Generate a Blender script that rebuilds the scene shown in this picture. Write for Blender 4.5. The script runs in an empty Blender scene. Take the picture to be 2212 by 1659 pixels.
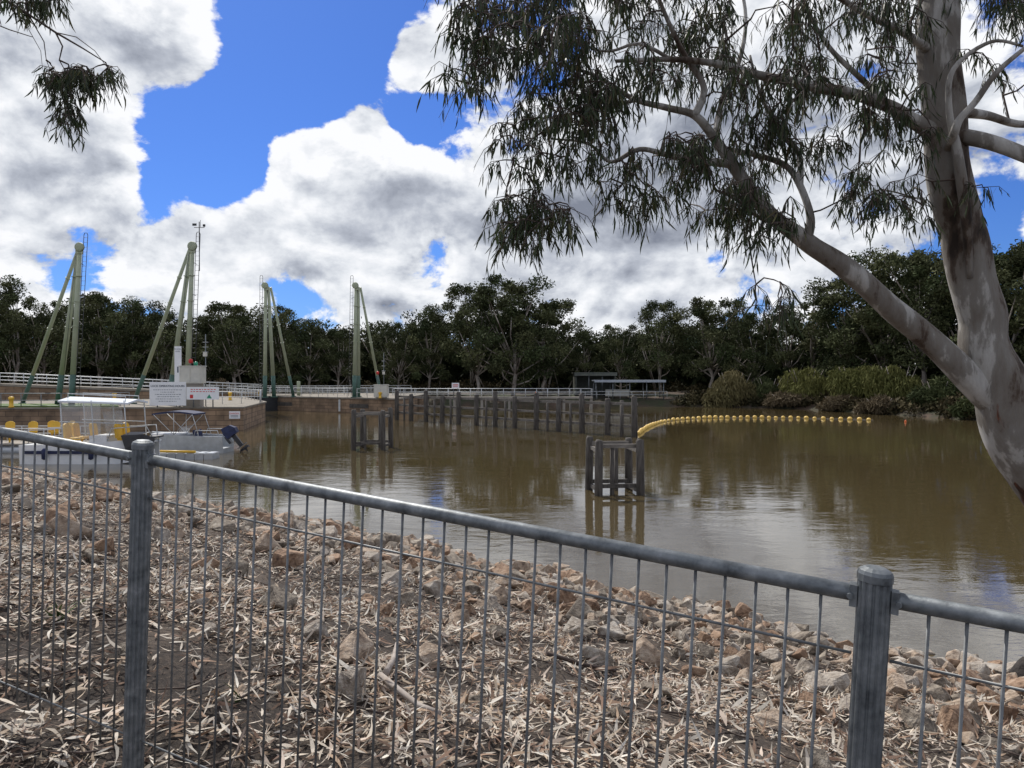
import bpy, math, random
import numpy as np
from mathutils import Vector, Matrix
R=math.radians
rng=np.random.default_rng(7); random.seed(7)
scene=bpy.context.scene; col=scene.collection
# ------------------------------------------------------------------ camera
F=1630.0; CX=1106.0; CY=829.5; HOR=815.0; CAMZ=4.5
th=math.atan((CY-HOR)/F)
cam=bpy.data.cameras.new('camera'); camo=bpy.data.objects.new('camera',cam); col.objects.link(camo)
camo.location=(0,0,CAMZ); camo.rotation_euler=(math.pi/2-th,0,0)
cam.sensor_fit='HORIZONTAL'; cam.angle=2*math.atan(CX/F); cam.clip_end=4000; cam.clip_start=0.05
scene.camera=camo
def D(px,py):
    a=(px-CX)/F; b=(CY-py)/F
    return Vector((a, math.cos(th)+b*math.sin(th), -math.sin(th)+b*math.cos(th)))
def P(px,py,Y):
    d=D(px,py); return Vector((0,0,CAMZ))+d*(Y/d.y)
def W(px,py,z=0.0):
    d=D(px,py); return Vector((0,0,CAMZ))+d*((z-CAMZ)/d.z)
def PX(px,Y,z):            # plan position at a given height
    return Vector(((px-CX)/F*Y, Y, z))
# ------------------------------------------------------------------ materials
def newmat(name):
    m=bpy.data.materials.new(name); m.use_nodes=True; nt=m.node_tree
    return m,nt,nt.nodes['Principled BSDF']
def N(nt,t,**k):
    n=nt.nodes.new(t)
    for a,b in k.items():
        if a in n.inputs: n.inputs[a].default_value=b
        else: setattr(n,a,b)
    return n
def ramp(nt,fac,stops):
    r=nt.nodes.new('ShaderNodeValToRGB'); e=r.color_ramp.elements
    while len(e)<len(stops): e.new(0.5)
    for i,(p,c) in enumerate(stops):
        e[i].position=p; e[i].color=(c[0],c[1],c[2],1)
    nt.links.new(fac,r.inputs[0]); return r.outputs[0]
def mat(name,c1,c2=None,rough=.7,scale=5,bump=0,bscale=None,metal=0,spec=.5,stretch=(1,1,1),detail=4,stops=None,alpha=None):
    m,nt,b=newmat(name); L=nt.links
    tc=nt.nodes.new('ShaderNodeTexCoord'); mp=nt.nodes.new('ShaderNodeMapping'); mp.inputs['Scale'].default_value=stretch
    L.new(tc.outputs['Object'],mp.inputs[0])
    n=N(nt,'ShaderNodeTexNoise',Scale=scale,Detail=detail,Roughness=.6); L.new(mp.outputs[0],n.inputs['Vector'])
    if c2 is None: c2=tuple(x*.78 for x in c1)
    if stops is None: stops=[(.32,c1),(.68,c2)]
    L.new(ramp(nt,n.outputs[0],stops),b.inputs['Base Color'])
    b.inputs['Roughness'].default_value=rough; b.inputs['Metallic'].default_value=metal
    b.inputs['Specular IOR Level'].default_value=spec
    if bump:
        n2=N(nt,'ShaderNodeTexNoise',Scale=bscale or scale*4,Detail=4,Roughness=.6); L.new(mp.outputs[0],n2.inputs['Vector'])
        bp=N(nt,'ShaderNodeBump',Distance=bump,Strength=1.0); L.new(n2.outputs[0],bp.inputs['Height']); L.new(bp.outputs[0],b.inputs['Normal'])
    if alpha is not None: b.inputs['Alpha'].default_value=alpha
    return m
def colmat(name,rough=.6,spec=.3,trans=0.0,bump=0):
    m,nt,b=newmat(name); L=nt.links
    a=nt.nodes.new('ShaderNodeAttribute'); a.attribute_name='Col'
    L.new(a.outputs['Color'],b.inputs['Base Color'])
    b.inputs['Roughness'].default_value=rough; b.inputs['Specular IOR Level'].default_value=spec
    if trans:
        t=nt.nodes.new('ShaderNodeBsdfTranslucent'); L.new(a.outputs['Color'],t.inputs[0])
        mx=N(nt,'ShaderNodeMixShader'); mx.inputs[0].default_value=trans
        L.new(b.outputs[0],mx.inputs[1]); L.new(t.outputs[0],mx.inputs[2])
        L.new(mx.outputs[0],nt.nodes['Material Output'].inputs[0])
    return m
# ------------------------------------------------------------------ mesh builder
class MB:
    def __init__(s): s.v=[]; s.f=[]; s.sm=[]
    def add(s,V,Fc,smooth=False):
        o=len(s.v); s.v+= [tuple(v) for v in V]
        for f in Fc: s.f.append(tuple(i+o for i in f)); s.sm.append(smooth)
        return s
    def box(s,c,size,rz=0,M=None,bev=0):
        x,y,z=[a/2 for a in size]; c=Vector(c)
        pts=[Vector((sx*x,sy*y,sz*z)) for sz in(-1,1) for sy in(-1,1) for sx in(-1,1)]
        m=M if M is not None else Matrix.Rotation(rz,3,'Z')
        s.add([c+m@p for p in pts],[(0,2,3,1),(4,5,7,6),(0,1,5,4),(2,6,7,3),(0,4,6,2),(1,3,7,5)]); return s
    def tube(s,pts,rad,n=8,cap=True,smooth=True):
        pts=[Vector(p) for p in pts]
        if not hasattr(rad,'__len__'): rad=[rad]*len(pts)
        V=[];Fc=[]; prev=None
        for i,p in enumerate(pts):
            t=(pts[min(i+1,len(pts)-1)]-pts[max(i-1,0)])
            if t.length<1e-9: t=Vector((0,0,1))
            t.normalize()
            if prev is None:
                a=Vector((1,0,0)) if abs(t.x)<.8 else Vector((0,1,0))
                u=t.cross(a).normalized()
            else:
                u=(prev-t*prev.dot(t)); u=u.normalized() if u.length>1e-6 else t.orthogonal().normalized()
            prev=u; w=t.cross(u)
            for k in range(n):
                an=2*math.pi*k/n; V.append(p+(u*math.cos(an)+w*math.sin(an))*rad[i])
        for i in range(len(pts)-1):
            for k in range(n):
                a=i*n+k; b=i*n+(k+1)%n; Fc.append((a,b,b+n,a+n))
        s.add(V,Fc,smooth)
        if cap:
            o=len(s.v)-len(V); s.f.append(tuple(o+k for k in range(n))[::-1]); s.sm.append(False)
            s.f.append(tuple(o+len(V)-n+k for k in range(n))); s.sm.append(False)
        return s
    def lathe(s,c,prof,n=20,axis='Z',smooth=True):
        c=Vector(c);V=[];Fc=[]
        for r,h in prof:
            for k in range(n):
                a=2*math.pi*k/n; x,y=r*math.cos(a),r*math.sin(a)
                V.append(c+(Vector((x,y,h)) if axis=='Z' else Vector((x,h,y)) if axis=='Y' else Vector((h,x,y))))
        for i in range(len(prof)-1):
            for k in range(n):
                a=i*n+k;b=i*n+(k+1)%n; Fc.append((a,b,b+n,a+n))
        s.add(V,Fc,smooth); o=len(s.v)-len(V)
        s.f.append(tuple(o+k for k in range(n))[::-1]); s.sm.append(False)
        s.f.append(tuple(o+len(V)-n+k for k in range(n))); s.sm.append(False)
        return s
    def prism(s,poly,z0,z1):
        n=len(poly); zt=z1 if hasattr(z1,'__len__') else [z1]*n
        s.add([(p[0],p[1],z0) for p in poly]+[(p[0],p[1],zt[i]) for i,p in enumerate(poly)],
              [tuple(range(n))[::-1],tuple(range(n,2*n))]+[(i,(i+1)%n,(i+1)%n+n,i+n) for i in range(n)]); return s
    def build(s,name,m,parent=None,off=None,label=None):
        o_=rootloc(parent) if parent is not None else (Vector(off) if off is not None else None)
        if o_ is None:
            a=np.array(s.v); o_=Vector(((a[:,0].min()+a[:,0].max())/2,(a[:,1].min()+a[:,1].max())/2,a[:,2].min()))
        me=bpy.data.meshes.new(name); me.from_pydata([(v[0]-o_.x,v[1]-o_.y,v[2]-o_.z) for v in s.v],[],s.f)
        me.polygons.foreach_set('use_smooth',s.sm); me.materials.append(m); me.update()
        ob=bpy.data.objects.new(name,me); col.objects.link(ob)
        if parent is not None: ob.parent=parent
        else: ob.location=o_
        if label: ob['label']=label
        return ob
def rootloc(o):
    while o.parent is not None: o=o.parent
    return o.location.copy()
def mesh_np(name,V,Fq,m,cols=None,parent=None,off=None,smooth=False):
    o_=np.array(rootloc(parent)) if parent is not None else (np.array(off) if off is not None else np.zeros(3))
    V=np.asarray(V,dtype=np.float64).reshape(-1,3)-o_; Fq=np.asarray(Fq,dtype=np.int32)
    me=bpy.data.meshes.new(name); k=Fq.shape[1]
    me.vertices.add(len(V)); me.vertices.foreach_set('co',V.astype(np.float32).ravel())
    me.loops.add(Fq.size); me.loops.foreach_set('vertex_index',Fq.ravel())
    me.polygons.add(len(Fq)); me.polygons.foreach_set('loop_start',np.arange(0,Fq.size,k,dtype=np.int32))
    me.polygons.foreach_set('loop_total',np.full(len(Fq),k,dtype=np.int32))
    me.polygons.foreach_set('use_smooth',np.full(len(Fq),smooth))
    me.update(calc_edges=True)
    if cols is not None:
        at=me.color_attributes.new('Col','FLOAT_COLOR','POINT')
        c=np.ones((len(V),4),dtype=np.float32); c[:,:3]=cols; at.data.foreach_set('color',c.ravel())
    me.materials.append(m)
    ob=bpy.data.objects.new(name,me); col.objects.link(ob)
    if parent is not None: ob.parent=parent
    else: ob.location=tuple(o_)
    return ob
def tag(o,label=None,cat=None,group=None,kind=None):
    if label: o['label']=label
    if cat: o['category']=cat
    if group: o['group']=group
    if kind: o['kind']=kind
    return o
def thing(name,loc,label,cat,group=None):
    o=bpy.data.objects.new(name,None); col.objects.link(o); o.location=loc; o.empty_display_size=.2
    return tag(o,label,cat,group)
def dup(root,loc,rz=0,sc=(1,1,1),label=None,group=None):
    r=root.copy(); col.objects.link(r); r.location=loc; r.rotation_euler=(0,0,rz); r.scale=sc
    if label: r['label']=label
    if group: r['group']=group
    for ch in list(root.children):
        c=ch.copy(); col.objects.link(c); c.parent=r
        for g in list(ch.children):
            d=g.copy(); col.objects.link(d); d.parent=c
    return r
def strips(base,d,side,L,Wd,bend,prof=(.15,1,.75,.08)):
    base=np.asarray(base); n=len(base); k=len(prof); ts=np.linspace(0,1,k)
    V=np.zeros((n,k*2,3))
    for i,t in enumerate(ts):
        p=base+d*(L*t)[:,None]+bend*(L*t*t)[:,None]
        V[:,2*i]=p-side*(Wd*prof[i]/2)[:,None]; V[:,2*i+1]=p+side*(Wd*prof[i]/2)[:,None]
    f=np.array([[2*i,2*i+1,2*i+3,2*i+2] for i in range(k-1)])
    Fq=(f[None]+ (np.arange(n)*k*2)[:,None,None]).reshape(-1,4)
    return V.reshape(-1,3),Fq,k*2
def unit(a): return a/np.maximum(np.linalg.norm(a,axis=-1,keepdims=True),1e-9)
def textmb(mb,body,x,y,z,size,align='CENTER',bold=0):
    cu=bpy.data.curves.new('t','FONT'); cu.body=body; cu.size=size; cu.align_x=align; cu.offset=bold
    ob=bpy.data.objects.new('t',cu); col.objects.link(ob)
    dg=bpy.context.evaluated_depsgraph_get(); me=bpy.data.meshes.new_from_object(ob.evaluated_get(dg))
    mb.add([(x+v.co.x,y,z+v.co.y) for v in me.vertices],[tuple(p.vertices) for p in me.polygons])
    bpy.data.objects.remove(ob); bpy.data.meshes.remove(me); bpy.data.curves.remove(cu)
# ------------------------------------------------------------------ palette
M={}
M['galv']=mat('galvanised_steel',(.25,.27,.28),(.13,.145,.155),rough=.5,scale=22,bump=.0006,bscale=160,metal=.45,stops=[(.3,(.075,.083,.09)),(.45,(.145,.16,.17)),(.6,(.20,.215,.225)),(.75,(.29,.31,.32))])
M['wire']=mat('galvanised_wire',(.20,.21,.215),(.12,.125,.13),rough=.5,scale=40,metal=.4)
M['timber']=mat('weathered_timber',(.12,.108,.096),(.035,.030,.026),rough=.9,scale=3,bump=.02,bscale=12,stretch=(3,3,.5))
M['timber3']=mat('grey_timber',(.22,.20,.175),(.09,.08,.07),rough=.9,scale=3,bump=.02,bscale=12,stretch=(.6,3,3))
M['timber2']=mat('bleached_timber',(.36,.33,.29),(.17,.15,.13),rough=.9,scale=3,bump=.02,bscale=12,stretch=(.6,3,3))
M['green']=mat('sage_paint',(.36,.39,.28),(.29,.33,.22),rough=.5,scale=1.2)
M['dgreen']=mat('dark_green_paint',(.06,.13,.10),(.04,.09,.07),rough=.5,scale=2)
M['dark']=mat('dark_steel',(.03,.035,.04),(.05,.05,.055),rough=.5,scale=5)
M['rail']=mat('pale_steel_rail',(.55,.57,.58),(.42,.44,.45),rough=.45,scale=3,metal=.2)
M['grey']=mat('deck_concrete',(.26,.235,.195),(.16,.14,.115),rough=.9,scale=.9)
M['conc2']=mat('grey_concrete',(.33,.30,.26),(.22,.20,.17),rough=.9,scale=.6,bump=.02,bscale=3)
M['white']=mat('white_paint',(.80,.81,.82),(.72,.73,.74),rough=.4,scale=2)
M['cream']=mat('cream_paint',(.58,.56,.49),(.48,.47,.42),rough=.5,scale=2)
M['hull']=mat('boat_gelcoat',(.78,.80,.82),(.66,.69,.71),rough=.25,scale=1.5)
M['alu']=mat('aluminium_plate',(.46,.49,.52),(.36,.38,.40),rough=.35,metal=.3,scale=3)
M['navy']=mat('navy_canvas',(.02,.03,.09),(.015,.02,.05),rough=.8,scale=4)
M['canvas']=mat('pale_canvas',(.66,.70,.76),(.56,.60,.66),rough=.8,scale=2)
M['yellow']=mat('yellow_plastic',(.75,.46,.04),(.62,.36,.03),rough=.45,scale=3)
M['buoy']=mat('faded_yellow_float',(.80,.54,.13),(.62,.39,.08),rough=.5,scale=4)
M['orange']=mat('orange_float',(.75,.16,.04),rough=.5,scale=4)
M['red']=mat('red_paint',(.62,.03,.03),rough=.4,scale=4)
M['go']=mat('green_lens',(.02,.28,.16),rough=.3,scale=4)
M['black']=mat('black_plastic',(.02,.022,.028),(.03,.032,.04),rough=.35,scale=4)
M['ink']=mat('dark_lettering',(.06,.08,.12),rough=.6,scale=4)
M['clear']=mat('clear_vinyl',(.75,.78,.8),rough=.08,scale=1,alpha=.28)
M['grass']=mat('short_grass',(.10,.16,.035),(.06,.10,.025),rough=.9,scale=1,bump=.03,bscale=9)
M['leafcol']=colmat('eucalypt_leaves',rough=.5,spec=.3,trans=.15)
M['farleaf']=colmat('distant_foliage',rough=.8,spec=.1)
M['litter']=colmat('dry_leaves',rough=.75,spec=.2)
M['shed']=mat('shed_cladding',(.10,.11,.09),(.07,.075,.065),rough=.7,scale=2)
M['roof']=mat('roof_sheet',(.36,.40,.45),(.28,.31,.35),rough=.5,scale=2)
# block wall
m,nt,b=newmat('brown_block_wall'); L=nt.links
tc=nt.nodes.new('ShaderNodeTexCoord'); mp=nt.nodes.new('ShaderNodeMapping'); mp.inputs['Rotation'].default_value=(R(90),0,0); L.new(tc.outputs['Object'],mp.inputs[0])
bk=N(nt,'ShaderNodeTexBrick',Scale=1.0); bk.inputs['Brick Width'].default_value=1.3; bk.inputs['Row Height'].default_value=.42; bk.inputs['Mortar Size'].default_value=.025
bk.inputs['Color1'].default_value=(.27,.19,.125,1); bk.inputs['Color2'].default_value=(.20,.14,.092,1); bk.inputs['Mortar'].default_value=(.10,.07,.05,1); L.new(mp.outputs[0],bk.inputs['Vector'])
n=N(nt,'ShaderNodeTexNoise',Scale=.8,Detail=5); L.new(tc.outputs['Object'],n.inputs['Vector'])
mx=N(nt,'ShaderNodeMix',data_type='RGBA',blend_type='MULTIPLY'); mx.inputs[0].default_value=1; L.new(bk.outputs[0],mx.inputs[6]); L.new(ramp(nt,n.outputs[0],[(.3,(.55,.55,.55)),(.7,(1.35,1.3,1.25))]),mx.inputs[7])
L.new(mx.outputs[2],b.inputs['Base Color']); b.inputs['Roughness'].default_value=.9; M['conc']=m
# gum bark
def bark(name,far=False):
    m,nt,b=newmat(name); L=nt.links
    tc=nt.nodes.new('ShaderNodeTexCoord'); mp=nt.nodes.new('ShaderNodeMapping'); mp.inputs['Scale'].default_value=(1,1,.35)
    L.new(tc.outputs['Object'],mp.inputs[0])
    n=N(nt,'ShaderNodeTexNoise',Scale=3.6 if not far else .8,Detail=8,Roughness=.62,Distortion=.2); L.new(mp.outputs[0],n.inputs['Vector'])
    if far:
        base=ramp(nt,n.outputs[0],[(.36,(.10,.075,.06)),(.5,(.32,.28,.24)),(.7,(.52,.48,.44))])
        L.new(base,b.inputs['Base Color'])
    else:
        base=ramp(nt,n.outputs[0],[(.34,(.03,.022,.017)),(.40,(.08,.058,.044)),(.435,(.155,.135,.115)),(.53,(.20,.185,.165)),(.565,(.34,.325,.30)),(.70,(.47,.455,.43))])
        sx=nt.nodes.new('ShaderNodeSeparateXYZ'); L.new(tc.outputs['Object'],sx.inputs[0])
        mp2=nt.nodes.new('ShaderNodeMapping'); mp2.inputs['Scale'].default_value=(2.4,2.4,.45); mp2.inputs['Rotation'].default_value=(0,R(-22),0); L.new(tc.outputs['Object'],mp2.inputs[0])
        n3=N(nt,'ShaderNodeTexNoise',Scale=2.6,Detail=7,Distortion=.4); L.new(mp2.outputs[0],n3.inputs['Vector'])
        ad=N(nt,'ShaderNodeMath',operation='MULTIPLY_ADD'); L.new(n3.outputs[0],ad.inputs[0]); ad.inputs[1].default_value=6.5; L.new(sx.outputs[2],ad.inputs[2])
        mr=N(nt,'ShaderNodeMapRange'); mr.inputs[1].default_value=5.15; mr.inputs[2].default_value=5.4; mr.inputs[3].default_value=1; mr.inputs[4].default_value=0
        L.new(ad.outputs[0],mr.inputs[0])
        n4=N(nt,'ShaderNodeTexNoise',Scale=6,Detail=8,Roughness=.7); L.new(mp2.outputs[0],n4.inputs['Vector'])
        rb=ramp(nt,n4.outputs[0],[(.36,(.022,.014,.012)),(.48,(.055,.028,.020)),(.56,(.17,.058,.032)),(.63,(.07,.035,.025)),(.75,(.12,.085,.07))])
        mx=N(nt,'ShaderNodeMix',data_type='RGBA'); L.new(mr.outputs[0],mx.inputs[0]); L.new(base,mx.inputs[6]); L.new(rb,mx.inputs[7])
        L.new(mx.outputs[2],b.inputs['Base Color'])
        bp=N(nt,'ShaderNodeBump',Distance=.012,Strength=1); L.new(n4.outputs[0],bp.inputs['Height']); L.new(bp.outputs[0],b.inputs['Normal'])
    b.inputs['Roughness'].default_value=.8; b.inputs['Specular IOR Level'].default_value=.2
    return m
M['bark']=bark('gum_bark'); M['farbark']=bark('far_gum_bark',True)
M['twig']=mat('twig_bark',(.075,.05,.04),(.04,.028,.022),rough=.8,scale=12)
# ------------------------------------------------------------------ water
m,nt,b=newmat('river_water'); L=nt.links
tc=nt.nodes.new('ShaderNodeTexCoord')
b.inputs['Base Color'].default_value=(.074,.056,.027,1)
b.inputs['Roughness'].default_value=.015; b.inputs['IOR'].default_value=2.3
mp=nt.nodes.new('ShaderNodeMapping'); mp.inputs['Scale'].default_value=(.7,1.3,1); mp.inputs['Rotation'].default_value=(0,0,.15); L.new(tc.outputs['Object'],mp.inputs[0])
na=N(nt,'ShaderNodeTexNoise',Scale=1.0,Detail=5,Roughness=.6,Distortion=.3)
nc=N(nt,'ShaderNodeTexNoise',Scale=.07,Detail=3,Distortion=1.0)
for n in(na,nc): L.new(mp.outputs[0],n.inputs['Vector'])
mk=N(nt,'ShaderNodeMapRange'); L.new(nc.outputs[0],mk.inputs[0]); mk.inputs[1].default_value=.42; mk.inputs[2].default_value=.62; mk.inputs[3].default_value=.28; mk.inputs[4].default_value=1
m4=N(nt,'ShaderNodeMath',operation='MULTIPLY'); L.new(na.outputs[0],m4.inputs[0]); L.new(mk.outputs[0],m4.inputs[1])
bp=N(nt,'ShaderNodeBump',Distance=.016,Strength=1.0); L.new(m4.outputs[0],bp.inputs['Height']); L.new(bp.outputs[0],b.inputs['Normal'])
mb=MB(); mb.add([(-900,-60,0),(900,-60,0),(900,1200,0),(-900,1200,0)],[(0,1,2,3)])
tag(mb.build('water',m,off=(0,0,0)),'muddy brown river water with soft ripples','water',kind='structure')
# ------------------------------------------------------------------ near bank terrain
P1=P(308,990,2.76); P2=P(1888,1288,1.72)
shore=[(-400,70),(-120,60),(-60,52),(-36,44)]+[tuple(W(x,y)[:2]) for x,y in [(0,1018),(150,1038),(330,1082),(530,1116),(700,1140),(850,1172),(1100,1228),(1340,1280),(1620,1348),(1830,1398),(2010,1440),(2212,1475)]]+[(11,9.3),(18,6),(40,-4),(400,-90)]
sx_=np.array([p[0] for p in shore]); sy_=np.array([p[1] for p in shore])
def shoreY(X): return np.interp(X,sx_,sy_)+.35*np.sin(np.asarray(X)*2.1)+.22*np.sin(np.asarray(X)*5.3+1)
def fenceY(X): return np.minimum(2.76+(X+1.344)*(-.48),14)
def nz(X,Y,f,s):
    return (np.sin(X*f+s)*np.cos(Y*f*1.3+s*2)+.5*np.sin(X*f*2.3+Y*f*1.7+s*3)+.35*np.sin(X*f*4.1-Y*f*3.7+s))
def gz(X,Y):
    X=np.asarray(X,float);Y=np.asarray(Y,float)
    zf=3.0-.0988*(np.clip(X,-8,5)+1.344)
    t=(Y-fenceY(X))/np.maximum(shoreY(X)-fenceY(X),2)
    a=np.clip((t-.06)/.94,0,1)
    z=zf*(1-a**1.12)
    z=np.where(t>1,-(t-1)*4,z); z=np.maximum(z,-1.6)
    return z+.035*nz(X,Y,1.3,.4)+.015*nz(X,Y,5.1,1.4)
def axis(segs):
    out=[]
    for a,b_,n in segs: out+=list(np.linspace(a,b_,n,endpoint=False))
    return np.array(out+[segs[-1][1]])
xs=axis([(-400,-60,30),(-60,-26,50),(-26,12,210),(12,40,50),(40,400,30)]); ys=axis([(-120,-6,20),(-6,1,20),(1,20,150),(20,56,120),(56,75,12)])
X,Y=np.meshgrid(xs,ys); Z=gz(X,Y)
V=np.stack([X,Y,Z],-1).reshape(-1,3); nx,ny=len(xs),len(ys)
ii,jj=np.meshgrid(np.arange(nx-1),np.arange(ny-1)); a=(jj*nx+ii).ravel(); Fq=np.stack([a,a+1,a+nx+1,a+nx],1)
m,nt,b=newmat('dark_mulch'); L=nt.links; tc=nt.nodes.new('ShaderNodeTexCoord')
n1=N(nt,'ShaderNodeTexNoise',Scale=38,Detail=6,Roughness=.75); n2=N(nt,'ShaderNodeTexNoise',Scale=1.2,Detail=4)
for n in(n1,n2): L.new(tc.outputs['Object'],n.inputs['Vector'])
c1=ramp(nt,n1.outputs[0],[(.35,(.014,.010,.008)),(.5,(.036,.026,.02)),(.62,(.085,.063,.048)),(.74,(.26,.21,.165))])
c2=ramp(nt,n1.outputs[0],[(.35,(.03,.022,.017)),(.55,(.095,.07,.052)),(.72,(.24,.19,.145))])
mx=N(nt,'ShaderNodeMix',data_type='RGBA'); L.new(ramp(nt,n2.outputs[0],[(.42,(0,0,0)),(.6,(1,1,1))]),mx.inputs[0]); L.new(c1,mx.inputs[6]); L.new(c2,mx.inputs[7]); L.new(mx.outputs[2],b.inputs['Base Color'])
bp=N(nt,'ShaderNodeBump',Distance=.02,Strength=1); L.new(n1.outputs[0],bp.inputs['Height']); L.new(bp.outputs[0],b.inputs['Normal']); b.inputs['Roughness'].default_value=.95
tag(mesh_np('ground',V,Fq,m,smooth=True),'dark mulchy river bank sloping down to the water','ground',kind='structure')
# ------------------------------------------------------------------ far bank terrain
land=[(-900,96),(-75,98),(-40,112),(-15,121),(-5,119),(12,117),(31,115),(41,106),(45,92),(48,79),(49.5,73),(53,55),(62,30),(85,0),(140,-60),(900,-60),(900,1300),(-900,1300)]
lp=np.array(land,float)
def sdist(X,Y):
    d=np.full(X.shape,1e9); ins=np.zeros(X.shape,bool); n=len(lp)
    for i in range(n):
        a=lp[i]; b_=lp[(i+1)%n]; e=b_-a
        cross=((a[1]>Y)!=(b_[1]>Y))&(X<(b_[0]-a[0])*(Y-a[1])/((b_[1]-a[1]) if abs(b_[1]-a[1])>1e-9 else 1e-9)+a[0]); ins^=cross
        if i<14:
            t=np.clip(((X-a[0])*e[0]+(Y-a[1])*e[1])/(e@e),0,1); d=np.minimum(d,np.hypot(X-a[0]-t*e[0],Y-a[1]-t*e[1]))
    return np.where(ins,d,-d)
def fz(X,Y):
    X=np.asarray(X,float);Y=np.asarray(Y,float); s=sdist(X,Y)
    z=np.interp(s,[-8,-1,0,2.5,12,40,120],[-2,-.5,0,1.0,1.6,2.3,3.0])
    return z+np.where(s>0,.1*nz(X,Y,.5,.3)*np.clip(s/3,0,1),0)
xs=axis([(-900,-130,14),(-130,90,170),(90,900,20)]); ys=axis([(-60,20,12),(20,160,110),(160,1300,20)])
X,Y=np.meshgrid(xs,ys); Z=fz(X,Y); V=np.stack([X,Y,Z],-1).reshape(-1,3); nx,ny=len(xs),len(ys)
ii,jj=np.meshgrid(np.arange(nx-1),np.arange(ny-1)); a=(jj*nx+ii).ravel(); Fq=np.stack([a,a+1,a+nx+1,a+nx],1)
mfar=mat('far_bank_soil',(.12,.085,.05),(.07,.08,.03),rough=.95,scale=.25,bump=.1,bscale=1.2,stops=[(.38,(.075,.048,.032)),(.5,(.042,.035,.02)),(.62,(.03,.038,.014))])
tag(mesh_np('far_bank',V,Fq,mfar,smooth=True),'earth and grass bank on the far side of the river','bank',kind='structure')
# ------------------------------------------------------------------ leaf litter
def scatter(n,y0,y1):
    Y=np.sqrt(rng.uniform(y0*y0,y1*y1,n)); X=(rng.uniform(-.78,.78,n))*Y; return X,Y
Xs=[];Ys=[]
for n,y0,y1 in[(48000,1.2,6.5),(66000,6.5,14),(24000,14,34)]:
    x,y=scatter(n,y0,y1); Xs.append(x);Ys.append(y)
X=np.concatenate(Xs);Y=np.concatenate(Ys)
k=(Y<shoreY(X)-.9)&(Y>fenceY(X)-2.5)
cl=nz(X,Y,1.7,2.2)+.6*nz(X,Y,4.3,.7)+.4*nz(X,Y,9.1,.2); near=np.clip((shoreY(X)-Y-.5)/5,.25,1)
k&=(rng.uniform(0,1,len(X))<np.clip(.72+.55*cl,.10,1)*near)
X=X[k];Y=Y[k]; n=len(X)
an=rng.uniform(0,2*np.pi,n); tilt=rng.normal(0,.28,n)
d=unit(np.stack([np.cos(an),np.sin(an),tilt],-1)); side=unit(np.cross(d,np.stack([rng.normal(0,.5,n),rng.normal(0,.5,n),np.ones(n)],-1)))
up=np.cross(side,d); Lf=rng.uniform(.03,.11,n)*np.where(Y>12,1.3,1); big=rng.uniform(0,1,n)<.02; Lf*=np.where(big,1.9,1); Wf=Lf*rng.uniform(.10,.22,n)
bend=side*rng.normal(0,.42,n)[:,None]+up*rng.normal(.0,.3,n)[:,None]
base=np.stack([X,Y,gz(X,Y)+rng.uniform(.006,.06,n)],-1)
V,Fq,kk=strips(base,d,side,Lf,Wf,bend)
pal=np.array([[.54,.47,.38],[.45,.36,.27],[.60,.53,.44],[.36,.26,.18],[.19,.12,.085],[.49,.43,.36],[.64,.59,.51],[.12,.08,.06],[.56,.46,.38],[.30,.20,.14]])
c=pal[rng.integers(0,len(pal),n)]*rng.uniform(.65,1.12,(n,1))
tag(mesh_np('leaf_litter',V,Fq,M['litter'],np.repeat(c,kk,0)),'pale dry gum leaves and bark strips covering the bank','leaf litter',kind='stuff')
mb=MB()
for i in range(750):
    y=math.sqrt(random.uniform(2,150)); x=random.uniform(-.75,.75)*y
    if y>float(shoreY(x))-.6 or y<fenceY(x)-1.5: continue
    a=random.uniform(0,6.28); l=random.uniform(.12,.5); pts=[]
    for q in range(3):
        xx=x+math.cos(a)*l*q/2; yy=y+math.sin(a)*l*q/2; a+=random.uniform(-.3,.3); pts.append((xx,yy,float(gz(xx,yy))+.03+random.uniform(0,.03)))
    mb.tube(pts,[.006,.005,.003],5)
tag(mb.build('twig_litter',M['twig'],off=(0,0,0)),'thin dark twigs scattered through the leaf litter','twigs',kind='stuff')
def hit(x,y,dz=0):
    for q in range(900):
        pp=P(x,y,1.4+q*.03)
        if pp.z<float(gz(pp.x,pp.y))+dz: return pp
def stick(pxs,r,label,m=M['twig']):
    mb=MB()
    for path in pxs:
        pts=[]
        for (x,y) in path:
            p=hit(x,y,.02)
            if p: pts.append((p.x,p.y,p.z+r*.9+.03))
        mb.tube(pts,[r*(1-.5*i/len(pts)) for i in range(len(pts))],7)
    return tag(mb.build('fallen_branch',m),label,'fallen branch')
M['grey_stick']=mat('weathered_stick',(.42,.37,.33),(.26,.22,.19),rough=.9,scale=8)
stick([[(820,1478),(860,1510),(905,1545),(950,1562)],[(835,1470),(850,1440),(858,1405)]],.019,'pale grey forked stick lying on the litter in the middle foreground',M['grey_stick'])
stick([[(1180,1425),(1265,1450),(1330,1462)]],.016,'short brown stick on the bank right of the grey stick')
def weed(x,y,n,s,label):
    p=hit(x,y)
    r=np.random.default_rng(int(x)); b_=np.repeat(np.array(p)[None],n,0)+r.normal(0,.01,(n,3))*[1,1,0]
    d=unit(np.array([0,0,1.])+r.normal(0,.40,(n,3))); sd=unit(np.cross(d,r.normal(0,1,(n,3)))); Ls=r.uniform(.5,1,n)*s
    V,Fq,k=strips(b_,d,sd,Ls,Ls*.06,np.array([0,0,-.3])+r.normal(0,.2,(n,3)),prof=(.5,1,.7,.05))
    o=mesh_np('weed',V,Fq,M['litter'],np.repeat(np.array([[.075,.12,.035]])*r.uniform(.6,1.3,(n,1)),k,0),off=tuple(p)); tag(o,label,'weed')
weed(1972,1632,12,.09,'small bright green weed at the bottom right beside the fence post')
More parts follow.
